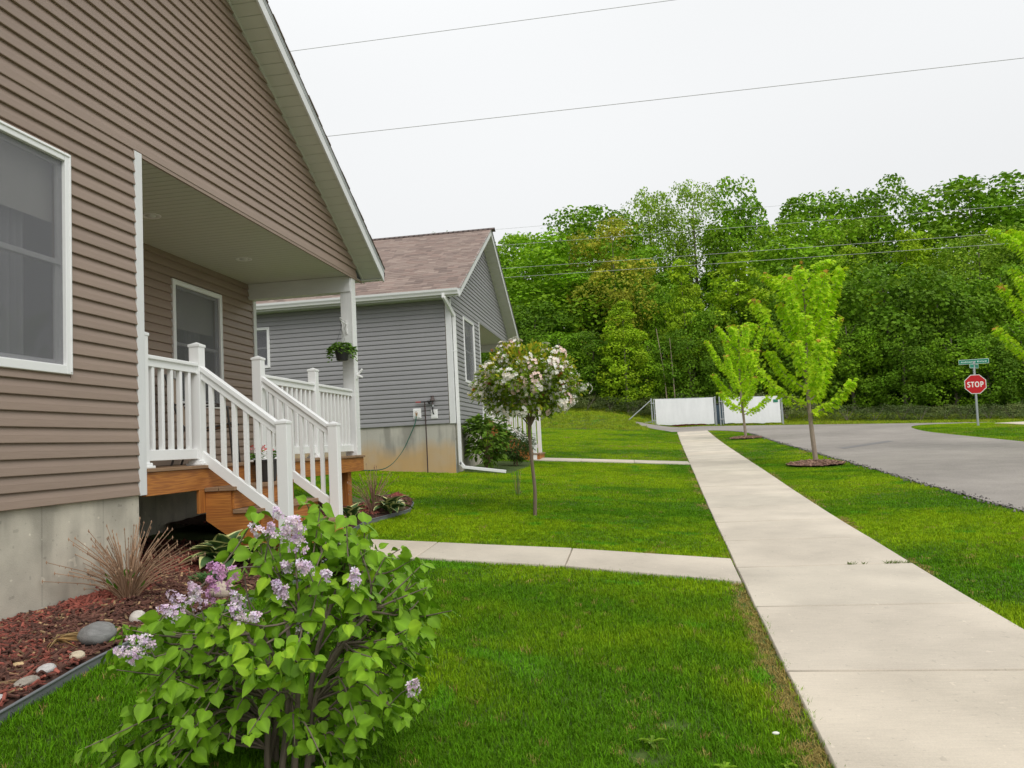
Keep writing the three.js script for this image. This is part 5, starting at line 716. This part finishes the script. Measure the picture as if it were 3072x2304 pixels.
// ------------------------------------------------------------------ plants by the grey house and in the lawn
{
  const bushel = (name, label, x, z, R, H, n, leaf, shape, col, seed, stems) => { const y = G(x, z), t = thing(name, label, 'bush', [x, y, z]), r = rng(seed), gb = new GB(); for (let i = 0; i < n; i++) { const d = rdir(r), f = 0.4 + 0.6 * Math.pow(r(), 0.4), c = V(d.x * R * f, H * (0.56 + 0.42 * d.y * f), d.z * R * f); for (let k = 0; k < 12; k++) { const e = rdir(r); leafAt(gb, c.clone().addScaledVector(e, 0.09), V(d.x + e.x, 0.1 + e.y * 0.6 - 0.2, d.z + e.z), V(d.x * 0.4, 1, d.z * 0.4).addScaledVector(rdir(r), 0.5), leaf * (0.7 + 0.6 * r()), shape, jit(col, r, 0.3), 0.2); } } mesh('foliage', gb.build(), M.leaf, t).userData.kind = 'stuff'; const st = []; for (let k = 0; k < stems; k++) { const a = r() * 6.28, s = R * (0.3 + 0.5 * r()); st.push(tube([[Math.cos(a) * 0.06, -0.02, Math.sin(a) * 0.06], [Math.cos(a) * s * 0.4, H * 0.35, Math.sin(a) * s * 0.4], [Math.cos(a) * s, H * 0.75, Math.sin(a) * s]], 0.012, 0.004, 5, 5)); } mesh('stems', merge(st), std({ color: C(0.24, 0.16, 0.1), roughness: 0.9 }), t); };
  bushel('leafy_bush', 'glossy green leafy bush with many brown stems at the corner of the grey house', -3.3, -17.75, 0.5, 1.25, 95, 0.13, LEAF.oval, [0.15, 0.27, 0.025], 81, 16);
  bushel('juniper_bush', 'dark feathery evergreen bush beside the grey house steps', -2.85, -19.2, 0.42, 0.85, 150, 0.09, LEAF.narrow, [0.07, 0.13, 0.022], 83, 8);
  const t = thing('iris_stalks', 'sparse upright green and brown stalks growing in the lawn near the downspout', 'plant', [-1.97, G(-1.97, -13.26) - 0.02, -13.26]), r = rng(85); for (let i = 0; i < 11; i++) { const a = r() * 6.28, s = 0.1 * r(), h = 0.2 + 0.28 * r(); mesh('stalk', tube([[Math.cos(a) * 0.04, 0, Math.sin(a) * 0.04], [Math.cos(a) * s, h * 0.6, Math.sin(a) * s], [Math.cos(a) * s * 1.6, h, Math.sin(a) * s * 1.6]], 0.006, 0.0025, 5, 5), std({ color: i % 3 ? C(0.12, 0.2, 0.05) : C(0.36, 0.25, 0.1), roughness: 0.8 }), t); }
  // weeds in the lawn
  const weed = (x, z, n, s, lb, c) => { const y = G(x, z) - 0.02, w = thing('lawn_weed', lb, 'weed', [x, y, z]), q = rng(Math.round(Math.abs(x * 100 + z * 10))), gb = new GB(); for (let i = 0; i < n; i++) { const a = q() * 6.28; leafAt(gb, V(0, 0.015, 0), V(Math.cos(a), 0.35 + 0.5 * q(), Math.sin(a)), V(0, 1, 0.01), s * (0.6 + 0.7 * q()), [[0, 0], [0.3, 0.12], [0.5, 0.09], [0.75, 0.17], [1, 0], [0.75, -0.17], [0.5, -0.09], [0.3, -0.12]], jit(c, q, 0.2), 0.4); } mesh('leaves', gb.build(), M.leaf, w).userData.kind = 'stuff'; };
  weed(0.0, -3.42, 12, 0.05, 'broad-leaved weed beside the bare patch in the lawn', [0.2, 0.34, 0.02]); weed(0.52, -3.3, 12, 0.04, 'pale green weed rosette in the lawn next to the sidewalk', [0.24, 0.42, 0.02]); weed(0.27, -3.22, 16, 0.04, 'pale green weed between the bare patch and the sidewalk', [0.24, 0.42, 0.02]);
  { const x = 0.52, z = -3.55; tag(mesh('fallen_petal', new THREE.SphereGeometry(0.016, 10, 6).scale(1, 0.4, 0.6).translate(x, G(x, z) + 0.025, z), std({ color: C(0.8, 0.8, 0.7), roughness: 0.7 })), 'small white petal lying in the grass near the sidewalk', 'petal'); }
  // grass growing in a slab joint
  { const j = -7.594, w = thing('joint_weeds', 'small grass tufts growing in a joint of the sidewalk', 'weed', [0, 0, 0]), q = rng(7), gb = new GB(); for (let i = 0; i < 190; i++) { const x = lerp(1.75, 2.4, q()), c = vnoise(x * 14, 2, 9); if (c < 0.45) continue; const a = q() * 6.28; leafAt(gb, V(x, G(x, j) - 0.004, j + 0.006 + (q() - 0.5) * 0.01), V(Math.cos(a), 0.5 + q(), Math.sin(a)), V(0, 0.3, 1), 0.02 + 0.03 * q(), [[0, 0], [0.4, 0.06], [1, 0], [0.4, -0.06]], jit([0.14, 0.2, 0.03], q, 0.3), 0.2); } mesh('blades', gb.build(), M.grass, w).userData.kind = 'stuff'; }
}
// ------------------------------------------------------------------ small things on and around the houses
const H1 = [-3.776, 0.958, -2.28], H2 = [-3.811, 1.725, -16.755];
{ // hanging basket and its bracket on the porch post
  const zf = -10.61 + 0.15, b = thing('plant_bracket', 'white curved bracket screwed to the porch post', 'bracket', [-3.86, 2.93, zf]);
  mesh('plate', box(-0.014, 0.014, -0.08, 0.12, 0, 0.006, 'y', 0.002), M.white, b); mesh('arm', tube([[0, 0.06, 0.004], [0, 0.075, 0.1], [0, 0.08, 0.2], [0, 0.1, 0.245], [0, 0.125, 0.24]], 0.007, 0.006, 14, 7), M.white, b); mesh('strut', tube([[0, -0.06, 0.005], [0, -0.01, 0.06], [0, 0.068, 0.13]], 0.005, 0.005, 8, 6), M.white, b);
  const h = thing('hanging_basket', 'black hanging pot of trailing green leaves below the white bracket', 'hanging plant', [-3.86, 2.46, zf + 0.215]), r = rng(611), R = 0.105;
  const pot = new THREE.LatheGeometry([[0, 0], [0.07, 0], [0.078, 0.01], [0.1, 0.15], [0.108, 0.16], [0.108, 0.172], [0.1, 0.172], [0.094, 0.15], [0.0, 0.14]].map((p) => new THREE.Vector2(...p)), 28); mesh('pot', pot, M.blackPlastic, h);
  for (let k = 0; k < 3; k++) { const a = k * 2.094 + 0.5; mesh('hanger_wire', tube([[Math.cos(a) * 0.1, 0.165, Math.sin(a) * 0.1], [Math.cos(a) * 0.05, 0.31, Math.sin(a) * 0.05], [0, 0.46, 0]], 0.0022, 0.0022, 6, 5), M.blackPlastic, h); }
  mesh('hook', tube([[0, 0.45, 0], [0.005, 0.5, 0], [-0.012, 0.545, 0], [0.0, 0.575, 0], [0.014, 0.56, 0]], 0.006, 0.004, 12, 6), M.blackPlastic, h);
  const gb = new GB(); for (let i = 0; i < 460; i++) { const a = r() * 6.28, d = 0.02 + 0.17 * Math.sqrt(r()), dr = d > 0.11 ? (d - 0.11) * 2 * r() : 0; leafAt(gb, V(Math.cos(a) * d, 0.18 + 0.075 * r() * (1.2 - d * 4) - dr, Math.sin(a) * d), V(Math.cos(a), 0.3 - r(), Math.sin(a)), V(Math.cos(a) * 0.3, 1, Math.sin(a) * 0.3).addScaledVector(rdir(r), 0.5), 0.028 + 0.022 * r(), LEAF.maple, jit([0.13, 0.26, 0.025], r, 0.35), 0.2); }
  for (const [a, L] of [[3.3, 0.2], [0.1, 0.22], [2.6, 0.14], [5.6, 0.2], [4.6, 0.16]]) for (let k = 0; k < 14; k++) { const s = k / 14, e = rdir(r); leafAt(gb, V(Math.cos(a) * (0.12 + 0.07 * s), 0.18 - L * s * s, Math.sin(a) * (0.12 + 0.07 * s)).addScaledVector(e, 0.015), V(Math.cos(a) + e.x, -0.8, Math.sin(a) + e.z), V(Math.cos(a), 0.5, Math.sin(a)), 0.03 + 0.012 * r(), LEAF.maple, jit([0.16, 0.3, 0.03], r, 0.3), 0.2); }
  mesh('foliage', gb.build(), M.leaf, h).userData.kind = 'stuff';
  const f = thing('flag_holder', 'white flag pole bracket on the street side of the porch post', 'bracket', [-3.768, 2.27, -10.535]); mesh('plate', box(0, 0.012, -0.05, 0.06, -0.022, 0.022, 'y', 0.003), M.white, f); const s1 = new THREE.CylinderGeometry(0.016, 0.016, 0.11, 14, 1, false).rotateZ(-0.75).translate(0.05, 0.045, 0), s2 = new THREE.CylinderGeometry(0.014, 0.014, 0.09, 14).rotateZ(-1.95).translate(0.045, -0.01, 0); mesh('socket', s1, M.white, f); mesh('socket', s2, M.white, f);
}
{ // potted begonia on the upper step
  const t = thing('potted_begonia', 'dark pot of red flowering begonia on the wooden step', 'flower pot', [-3.625, 0.958 - 0.003, -7.42]), r = rng(631); const k = 1.0;
  mesh('pot', new THREE.LatheGeometry([[0, 0], [0.082, 0], [0.09, 0.01], [0.112, 0.19], [0.122, 0.195], [0.122, 0.22], [0.112, 0.22], [0.106, 0.19], [0, 0.185]].map((p) => new THREE.Vector2(...p)), 26), M.blackPlastic, t);
  const gb = new GB(), fl = new GB(); for (let i = 0; i < 150; i++) { const a = r() * 6.28, d = 0.13 * Math.sqrt(r()); leafAt(gb, V(Math.cos(a) * d, 0.22 + 0.1 * r() * (1 - d * 3), Math.sin(a) * d), V(Math.cos(a), 0.2, Math.sin(a)), V(0, 1, 0).addScaledVector(rdir(r), 0.5), 0.05, LEAF.oval, jit([0.12, 0.26, 0.03], r, 0.3), 0.2); } for (let i = 0; i < 34; i++) { const a = r() * 6.28, d = 0.15 * Math.sqrt(r()), p = V(Math.cos(a) * d, 0.3 + 0.07 * r(), Math.sin(a) * d), n = V(Math.cos(a) * 0.6, 0.7, Math.sin(a) * 0.6), c = jit(r() < 0.7 ? [0.62, 0.05, 0.04] : [0.75, 0.25, 0.3], r, 0.2); for (let m = 0; m < 4; m++) { const e = rdir(r); leafAt(fl, p, e, n, 0.02, LEAF.oval, c, 0.1); } } mesh('foliage', gb.build(), M.leaf, t).userData.kind = 'stuff'; mesh('flowers', fl.build(), M.petal, t).userData.kind = 'stuff';
}
{ // patio chair behind the railing
  const t = thing('patio_chair', 'metal framed patio chair with a tan sling seat on the porch', 'chair', [-4.72, 1.155, -8.25], 0.35), fm = std({ color: C(0.07, 0.065, 0.062), roughness: 0.4, metalness: 0.5 }), fab = std({ color: C(0.36, 0.28, 0.21), roughness: 0.9 });
  const sling = (pts, w) => { const s = new THREE.Shape(); pts.forEach(([x, y], i) => i ? s.lineTo(x, y) : s.moveTo(x, y)); [...pts].reverse().forEach(([x, y]) => s.lineTo(x - 0.004, y + 0.006)); return uvMetres(new THREE.ExtrudeGeometry(s, { depth: w, bevelEnabled: false }).translate(0, 0, -w / 2)); };
  mesh('seat', sling([[0.28, 0.43], [0.1, 0.4], [-0.1, 0.385], [-0.2, 0.4]], 0.46), fab, t); mesh('backrest', sling([[-0.2, 0.4], [-0.26, 0.55], [-0.32, 0.75], [-0.38, 0.98]], 0.46), fab, t);
  for (const s of [-0.25, 0.25]) { mesh('side_frame', tube([[0.3, 0.44, s], [0.1, 0.405, s], [-0.18, 0.4, s], [-0.27, 0.56, s], [-0.39, 1.0, s]], 0.012, 0.012, 24, 8), fm, t); mesh('armrest', tube([[-0.3, 0.66, s], [-0.1, 0.665, s], [0.15, 0.655, s], [0.24, 0.62, s], [0.26, 0.5, s], [0.3, 0.0, s]], 0.012, 0.012, 28, 8), fm, t); mesh('leg', tube([[-0.2, 0.4, s], [-0.27, 0.2, s], [-0.34, 0.0, s]], 0.012, 0.012, 8, 8), fm, t); }
  mesh('cross_bar', merge([tube([[0.29, 0.43, -0.25], [0.29, 0.425, 0], [0.29, 0.43, 0.25]], 0.01, 0.01, 6, 7), tube([[-0.39, 0.99, -0.25], [-0.39, 1.0, 0], [-0.39, 0.99, 0.25]], 0.01, 0.01, 6, 7)]), fm, t);
}
{ // services on the grey house side wall: tap plate, hose, gas riser
  const zf = -16.755 + 0.016, tap = thing('hose_tap', 'brass garden tap on a white wall plate of the grey house', 'tap', [-4.632, 1.975, zf]); mesh('wall_plate', merge([box(-0.092, 0.092, -0.112, 0.112, 0, 0.018, 'x', 0.005), box(-0.07, 0.07, -0.085, 0.09, 0.016, 0.026, 'x', 0.004)]), M.white, tap); const brass = std({ color: C(0.4, 0.22, 0.09), metalness: 0.6, roughness: 0.45 }); mesh('spout', merge([new THREE.CylinderGeometry(0.014, 0.017, 0.07, 12).rotateX(Math.PI / 2).translate(0, -0.005, 0.05), new THREE.CylinderGeometry(0.012, 0.014, 0.06, 12).translate(0, -0.03, 0.085)]), brass, tap); mesh('handle', new THREE.TorusGeometry(0.024, 0.006, 6, 14).translate(0, 0.012, 0.095), brass, tap);
  const hm = std({ color: C(0.02, 0.12, 0.075), roughness: 0.45 }); tag(mesh('garden_hose', tube([[-4.632, 1.92, zf + 0.085], [-4.64, 1.85, zf + 0.1], [-4.67, 1.72, zf + 0.13], [-4.77, 1.5, zf + 0.16], [-4.9, 1.24, zf + 0.19], [-5.03, 1.06, zf + 0.2], [-5.19, 0.9, zf + 0.22], [-5.36, 0.81, zf + 0.26], [-5.6, 0.795, zf + 0.34], [-6.4, 0.85, zf + 0.5], [-7.2, 0.87, zf + 0.3]], 0.011, 0.011, 60, 8), hm), 'dark green garden hose hanging from the tap to the grass', 'hose');
  const g = thing('gas_riser', 'rusty black gas pipe and regulator standing before the grey house wall', 'gas meter', [-4.44, 0.72, zf + 0.06]), rust = std({ color: C(0.055, 0.03, 0.027), roughness: 0.7 }); mesh('riser_pipe', tube([[0.01, -0.05, 0.02], [0.01, 0.7, 0.01], [0, 1.51, 0]], 0.013, 0.013, 8, 9), rust, g); mesh('valve', merge([new THREE.CylinderGeometry(0.016, 0.016, 0.22, 10).rotateZ(Math.PI / 2).translate(0.03, 1.5, 0), new THREE.OctahedronGeometry(0.03).translate(0.08, 1.5, 0.01), new THREE.CylinderGeometry(0.02, 0.02, 0.05, 8).translate(0.1, 1.47, 0)]), M.blackIron, g); mesh('regulator', merge([new THREE.CylinderGeometry(0.05, 0.055, 0.03, 18).translate(0.18, 1.53, 0.01), new THREE.CylinderGeometry(0.03, 0.042, 0.075, 16).translate(0.18, 1.575, 0.01), new THREE.CylinderGeometry(0.042, 0.042, 0.014, 16).translate(0.18, 1.615, 0.01), new THREE.CylinderGeometry(0.018, 0.018, 0.1, 10).translate(0.18, 1.46, 0.005)]), std({ color: C(0.12, 0.09, 0.085), roughness: 0.6 }), g); mesh('union', new THREE.CylinderGeometry(0.024, 0.024, 0.05, 8).translate(0.185, 1.4, 0.005), M.steel, g); mesh('outlet_pipe', tube([[0.18, 1.4, 0.005], [0.175, 1.3, 0.0], [0.18, 1.24, -0.02], [0.19, 1.22, -0.05]], 0.013, 0.013, 10, 8), M.blackIron, g); mesh('shutoff_handle', box(-0.2, -0.08, 1.485, 1.515, -0.012, 0.012, 'x', 0.006), std({ color: C(0.4, 0.06, 0.05), roughness: 0.6 }), g); mesh('inlet_pipe', tube([[-0.1, 1.5, 0], [-0.05, 1.5, 0], [0, 1.5, 0]], 0.014, 0.014, 4, 8), rust, g);
  const w = thing('wall_plate', 'white square plate around the gas pipe entry on the grey house', 'wall plate', [-4.245, 1.945, zf]); mesh('plate', merge([box(-0.075, 0.075, -0.1, 0.1, 0, 0.016, 'x', 0.005), box(-0.055, 0.055, -0.07, 0.07, 0.014, 0.022, 'x', 0.004)]), M.white, w);
}
{ // downspout at the corner of the grey house
  const t = thing('downspout', 'white downspout with a splash extension at the corner of the grey house', 'downspout', [-3.811, 0, -16.755]), y0 = G(-3.7, -16.9), seg = (a, b, w, d) => { const A = V(...a), B = V(...b), L = A.distanceTo(B), g = new RoundedBoxGeometry(w, L + 0.02, d, 1, 0.008); g.applyQuaternion(new THREE.Quaternion().setFromUnitVectors(V(0, 1, 0), B.clone().sub(A).normalize())); g.translate(...A.clone().lerp(B, 0.5).toArray()); return g; };
  const top = 1.725 + under(-0.34) + 0.03, x = 0.065, z = -0.135; mesh('outlet', seg([-0.02, top, 0.43], [-0.02, top - 0.07, 0.43], 0.062, 0.085), M.white, t); mesh('offset', seg([-0.01, top - 0.06, 0.42], [x, top - 0.37, z + 0.02], 0.062, 0.085), M.white, t); mesh('pipe', merge([seg([x, top - 0.34, z], [x, y0 + 0.16, z], 0.066, 0.088)]), M.white, t); mesh('elbow', seg([x, y0 + 0.2, z], [x + 0.08, y0 + 0.09, z], 0.068, 0.088), M.white, t); mesh('extension', seg([x + 0.06, y0 + 0.1, z], [x + 0.98, y0 + 0.02 - 0.06, z - 0.02], 0.066, 0.09), M.white, t); mesh('strap', merge([box(x - 0.036, x + 0.037, 3.3, 3.33, z - 0.048, z + 0.048)]), M.white, t);
}
// ------------------------------------------------------------------ white gates at the end of the street
{
  const Z = -48, gateMat = std({ map: T.fabric, roughness: 0.8 });
  const gate = (label, x0, x1, y0l, y0r, h, seed, brace) => { const t = thing('fence_gate', label, 'gate', [x0, 0, Z]), L = x1 - x0, yl = y0l, yr = y0r, r = rng(seed); const pipe = (a, b, q = 0.03) => tube([a, V(...a).lerp(V(...b), 0.5).toArray(), b], q, q, 4, 9);
    mesh('frame', merge([pipe([0, yl - 0.02, 0], [0, yl + h + 0.05, 0], 0.04), pipe([0.14, yl + 0.1, 0.04], [0.14, yl + h - 0.03, 0.04], 0.03), pipe([L - 0.03, yr + 0.1, 0.04], [L - 0.03, yr + h - 0.02, 0.04], 0.03), pipe([0.14, yl + h - 0.03, 0.04], [L - 0.03, yr + h - 0.03, 0.04], 0.025), pipe([0.14, yl + h * 0.5, 0.04], [L - 0.03, yr + h * 0.5, 0.04], 0.02), pipe([L + 0.03, yr - 0.02, 0], [L + 0.03, yr + h + 0.05, 0], 0.035)]), M.galv, t);
    mesh('hinges', merge([0.25, 0.85].flatMap((k) => [box(-0.05, 0.19, yl + h * k - 0.03, yl + h * k + 0.03, 0.0, 0.08)])), M.steel, t);
    const n = 30, pos = [], idx = [], uv = []; for (let i = 0; i <= n; i++) { const q = i / n, x = lerp(0.22, L - 0.1, q), b = lerp(yl, yr, q) + 0.16 + 0.05 * (vnoise(q * 9, seed, 3) - 0.5) + 0.02 * (r() - 0.5), tp = lerp(yl, yr, q) + h - 0.02 - 0.02 * Math.sin(q * 3.14) + 0.012 * (r() - 0.5); for (const [yy, zz] of [[b, 0.075], [lerp(b, tp, 0.5), 0.085], [tp, 0.075]]) { pos.push(x, yy, zz + 0.006 * (r() - 0.5)); uv.push(x, yy); } } for (let i = 0; i < n; i++) for (let j = 0; j < 2; j++) { const a = i * 3 + j; idx.push(a, a + 3, a + 1, a + 1, a + 3, a + 4); } const g = new THREE.BufferGeometry(); g.setAttribute('position', new THREE.Float32BufferAttribute(pos, 3)); g.setAttribute('uv', new THREE.Float32BufferAttribute(uv, 2)); g.setIndex(idx); g.computeVertexNormals(); const bk = g.clone().translate(0, 0, -0.012); mesh('privacy_fabric', mergeGeometries([g, bk]), (gateMat.side = THREE.DoubleSide, gateMat), t);
    if (brace) { mesh('brace', pipe([0, yl + h * 0.97, 0], [-1.5, yl + 0.48, 0.2], 0.03), M.galv, t); mesh('brace', pipe([0, yl + 0.36, 0], [-0.95, yl + 0.36, 0.1], 0.024), M.galv, t); } else { const s = part('notice_plate', t); mesh('plate', box(L - 0.47, L - 0.2, yr + h - 0.37, yr + h - 0.2, 0.09, 0.1, 'x', 0.003), std({ color: C(0.02, 0.2, 0.12), roughness: 0.5 }), s); }
  };
  gate('white fabric covered chain-link gate with a diagonal brace', 1.24, 4.95, 1.72, 1.62, 1.74, 5, true);
  gate('white fabric covered chain-link gate with a small green plate', 5.22, 8.75, 1.6, 1.48, 1.74, 6, false);
  const d = thing('dumpster', 'dark blue steel dumpster showing in the gap between the white gates', 'dumpster', [5.1, 1.6, -50.2]), blue = std({ color: C(0.05, 0.085, 0.12), roughness: 0.5 }); mesh('bin', merge([box(-1.0, 1.0, 0.12, 1.35, -0.7, 0.7, 'x', 0.03), ...[-0.7, 0, 0.7].map((x) => box(x - 0.05, x + 0.05, 0.15, 1.3, 0.69, 0.75, 'y', 0.01))]), blue, d); mesh('lid', box(-1.02, 1.02, 1.36, 1.44, -0.74, 0.74, 'x', 0.02), M.blackPlastic, d); mesh('sleeve', merge([box(-1.12, -1.0, 0.7, 0.9, -0.5, 0.5), box(1.0, 1.12, 0.7, 0.9, -0.5, 0.5)]), blue, d);
  const red = thing('red_bin', 'low red plastic bin showing below the braced gate', 'bin', [3.3, 1.62, -48.9]); mesh('body', box(-1.15, 1.15, 0.0, 0.35, -0.3, 0.3, 'x', 0.05), std({ color: C(0.45, 0.03, 0.04), roughness: 0.5 }), red); mesh('rim', box(-1.19, 1.19, 0.33, 0.38, -0.34, 0.34, 'x', 0.02), std({ color: C(0.4, 0.03, 0.04), roughness: 0.5 }), red);
}
// ------------------------------------------------------------------ stop sign with street names
function canvasTex(w, h, draw) { const c = document.createElement('canvas'); c.width = w; c.height = h; draw(c.getContext('2d')); const t = new THREE.CanvasTexture(c); t.colorSpace = THREE.SRGBColorSpace; t.magFilter = THREE.LinearFilter; return t; }
{
  const x = 13.62, z = -33.8, y = G(x, z) - 0.05, t = thing('stop_sign', 'red octagonal stop sign under two green street name blades', 'road sign', [x, y, z], -0.22); t.rotation.z = -0.022;
  mesh('post', merge([box(-0.03, 0.03, 0, 2.62, -0.02, 0.02, 'y', 0.006), box(-0.042, 0.042, 0, 2.4, -0.024, -0.018, 'y', 0.002)]), M.galv, t);
  const oct = (rad, d) => { const s = new THREE.Shape(); for (let i = 0; i < 8; i++) { const a = Math.PI / 8 + i * Math.PI / 4; i ? s.lineTo(Math.cos(a) * rad, Math.sin(a) * rad) : s.moveTo(Math.cos(a) * rad, Math.sin(a) * rad); } return new THREE.ExtrudeGeometry(s, { depth: d, bevelEnabled: false }); };
  const R = 0.381 / Math.cos(Math.PI / 8), sp = part('stop_panel', t), cy = 1.69; mesh('border', oct(R, 0.004).translate(0, cy, 0.024), std({ color: C(0.82, 0.82, 0.8), roughness: 0.4 }), sp);
  const face = oct(R * 0.935, 0.002).translate(0, cy, 0.0285), p = face.attributes.position, uv = new Float32Array(p.count * 2); for (let i = 0; i < p.count; i++) { uv[2 * i] = p.getX(i) / (2 * R) + 0.5; uv[2 * i + 1] = (p.getY(i) - cy) / (2 * R) + 0.5; } face.setAttribute('uv', new THREE.BufferAttribute(uv, 2));
  const stop = canvasTex(512, 512, (c) => { c.fillStyle = 'rgb(196,8,22)'; c.fillRect(0, 0, 512, 512); c.fillStyle = 'rgb(240,240,236)'; c.font = 'bold 190px sans-serif'; c.textAlign = 'center'; c.textBaseline = 'middle'; c.save(); c.translate(256, 262); c.scale(0.8, 1); c.fillText('STOP', 0, 0); c.restore(); }); mesh('face', face, std({ map: stop, roughness: 0.4 }), sp);
  const blade = (txt, w, h, yy, turn, fs) => { const b = part('name_blade', t); b.position.set(0, yy, 0); b.rotation.y = turn; mesh('plate', box(-w / 2, w / 2, -h / 2, h / 2, -0.004, 0.004, 'x', 0.002), std({ color: C(0.6, 0.72, 0.68), roughness: 0.4 }), b); const ct = canvasTex(1024, 256, (c) => { c.fillStyle = 'rgb(0,128,100)'; c.fillRect(0, 0, 1024, 256); c.fillStyle = 'rgb(225,240,235)'; c.font = 'bold ' + fs + 'px sans-serif'; c.textAlign = 'center'; c.textBaseline = 'middle'; c.fillText(txt, 512, 136); }); const g = new THREE.PlaneGeometry(w - 0.035, h - 0.035).translate(0, 0, 0.0065), q = new THREE.PlaneGeometry(w - 0.035, h - 0.035).rotateY(Math.PI).translate(0, 0, -0.0065); mesh('face', mergeGeometries([g, q]), std({ map: ct, roughness: 0.4 }), b); };
  blade('Ashland Drive', 1.05, 0.19, 2.6, -0.15, 138); blade('', 0.62, 0.17, 2.42, 0.9, 120); mesh('blade_clamp', box(-0.035, 0.035, 2.5, 2.53, -0.035, 0.035, 'x', 0.004), M.galv, t);
}
// ------------------------------------------------------------------ overhead wires across the street
{
  const wm = std({ color: C(0.5, 0.5, 0.5), roughness: 0.6 }); const wire = (y0, y1, z, rad, sag, lb) => { const pts = []; for (let i = 0; i <= 16; i++) { const q = i / 16, x = lerp(-45, 75, q); pts.push(V(x, lerp(y0, y1, (x + 9) / 33) - sag * (1 - ((q - 0.5) * 2) ** 2) + sag * 0.85, z)); } tag(mesh('power_line', tube(pts, rad, rad, 48, 5), wm), lb, 'wire'); };
  wire(18.0, 18.15, -30, 0.011, 0.25, 'topmost single wire crossing the open sky above the roofs'); wire(14.17, 14.17, -30, 0.012, 0.25, 'second single wire crossing the sky below the topmost one');
  wire(15.42, 15.2, -50.5, 0.008, 0.3, 'thin uppermost wire in front of the tree tops'); wire(14.33, 13.97, -50.5, 0.012, 0.3, 'second wire from the top in front of the wood'); wire(12.78, 12.33, -50.5, 0.012, 0.3, 'third wire from the top in front of the wood'); wire(12.17, 11.68, -50.5, 0.012, 0.3, 'lowest wire in front of the wood');
}
renderer.render(scene, camera);
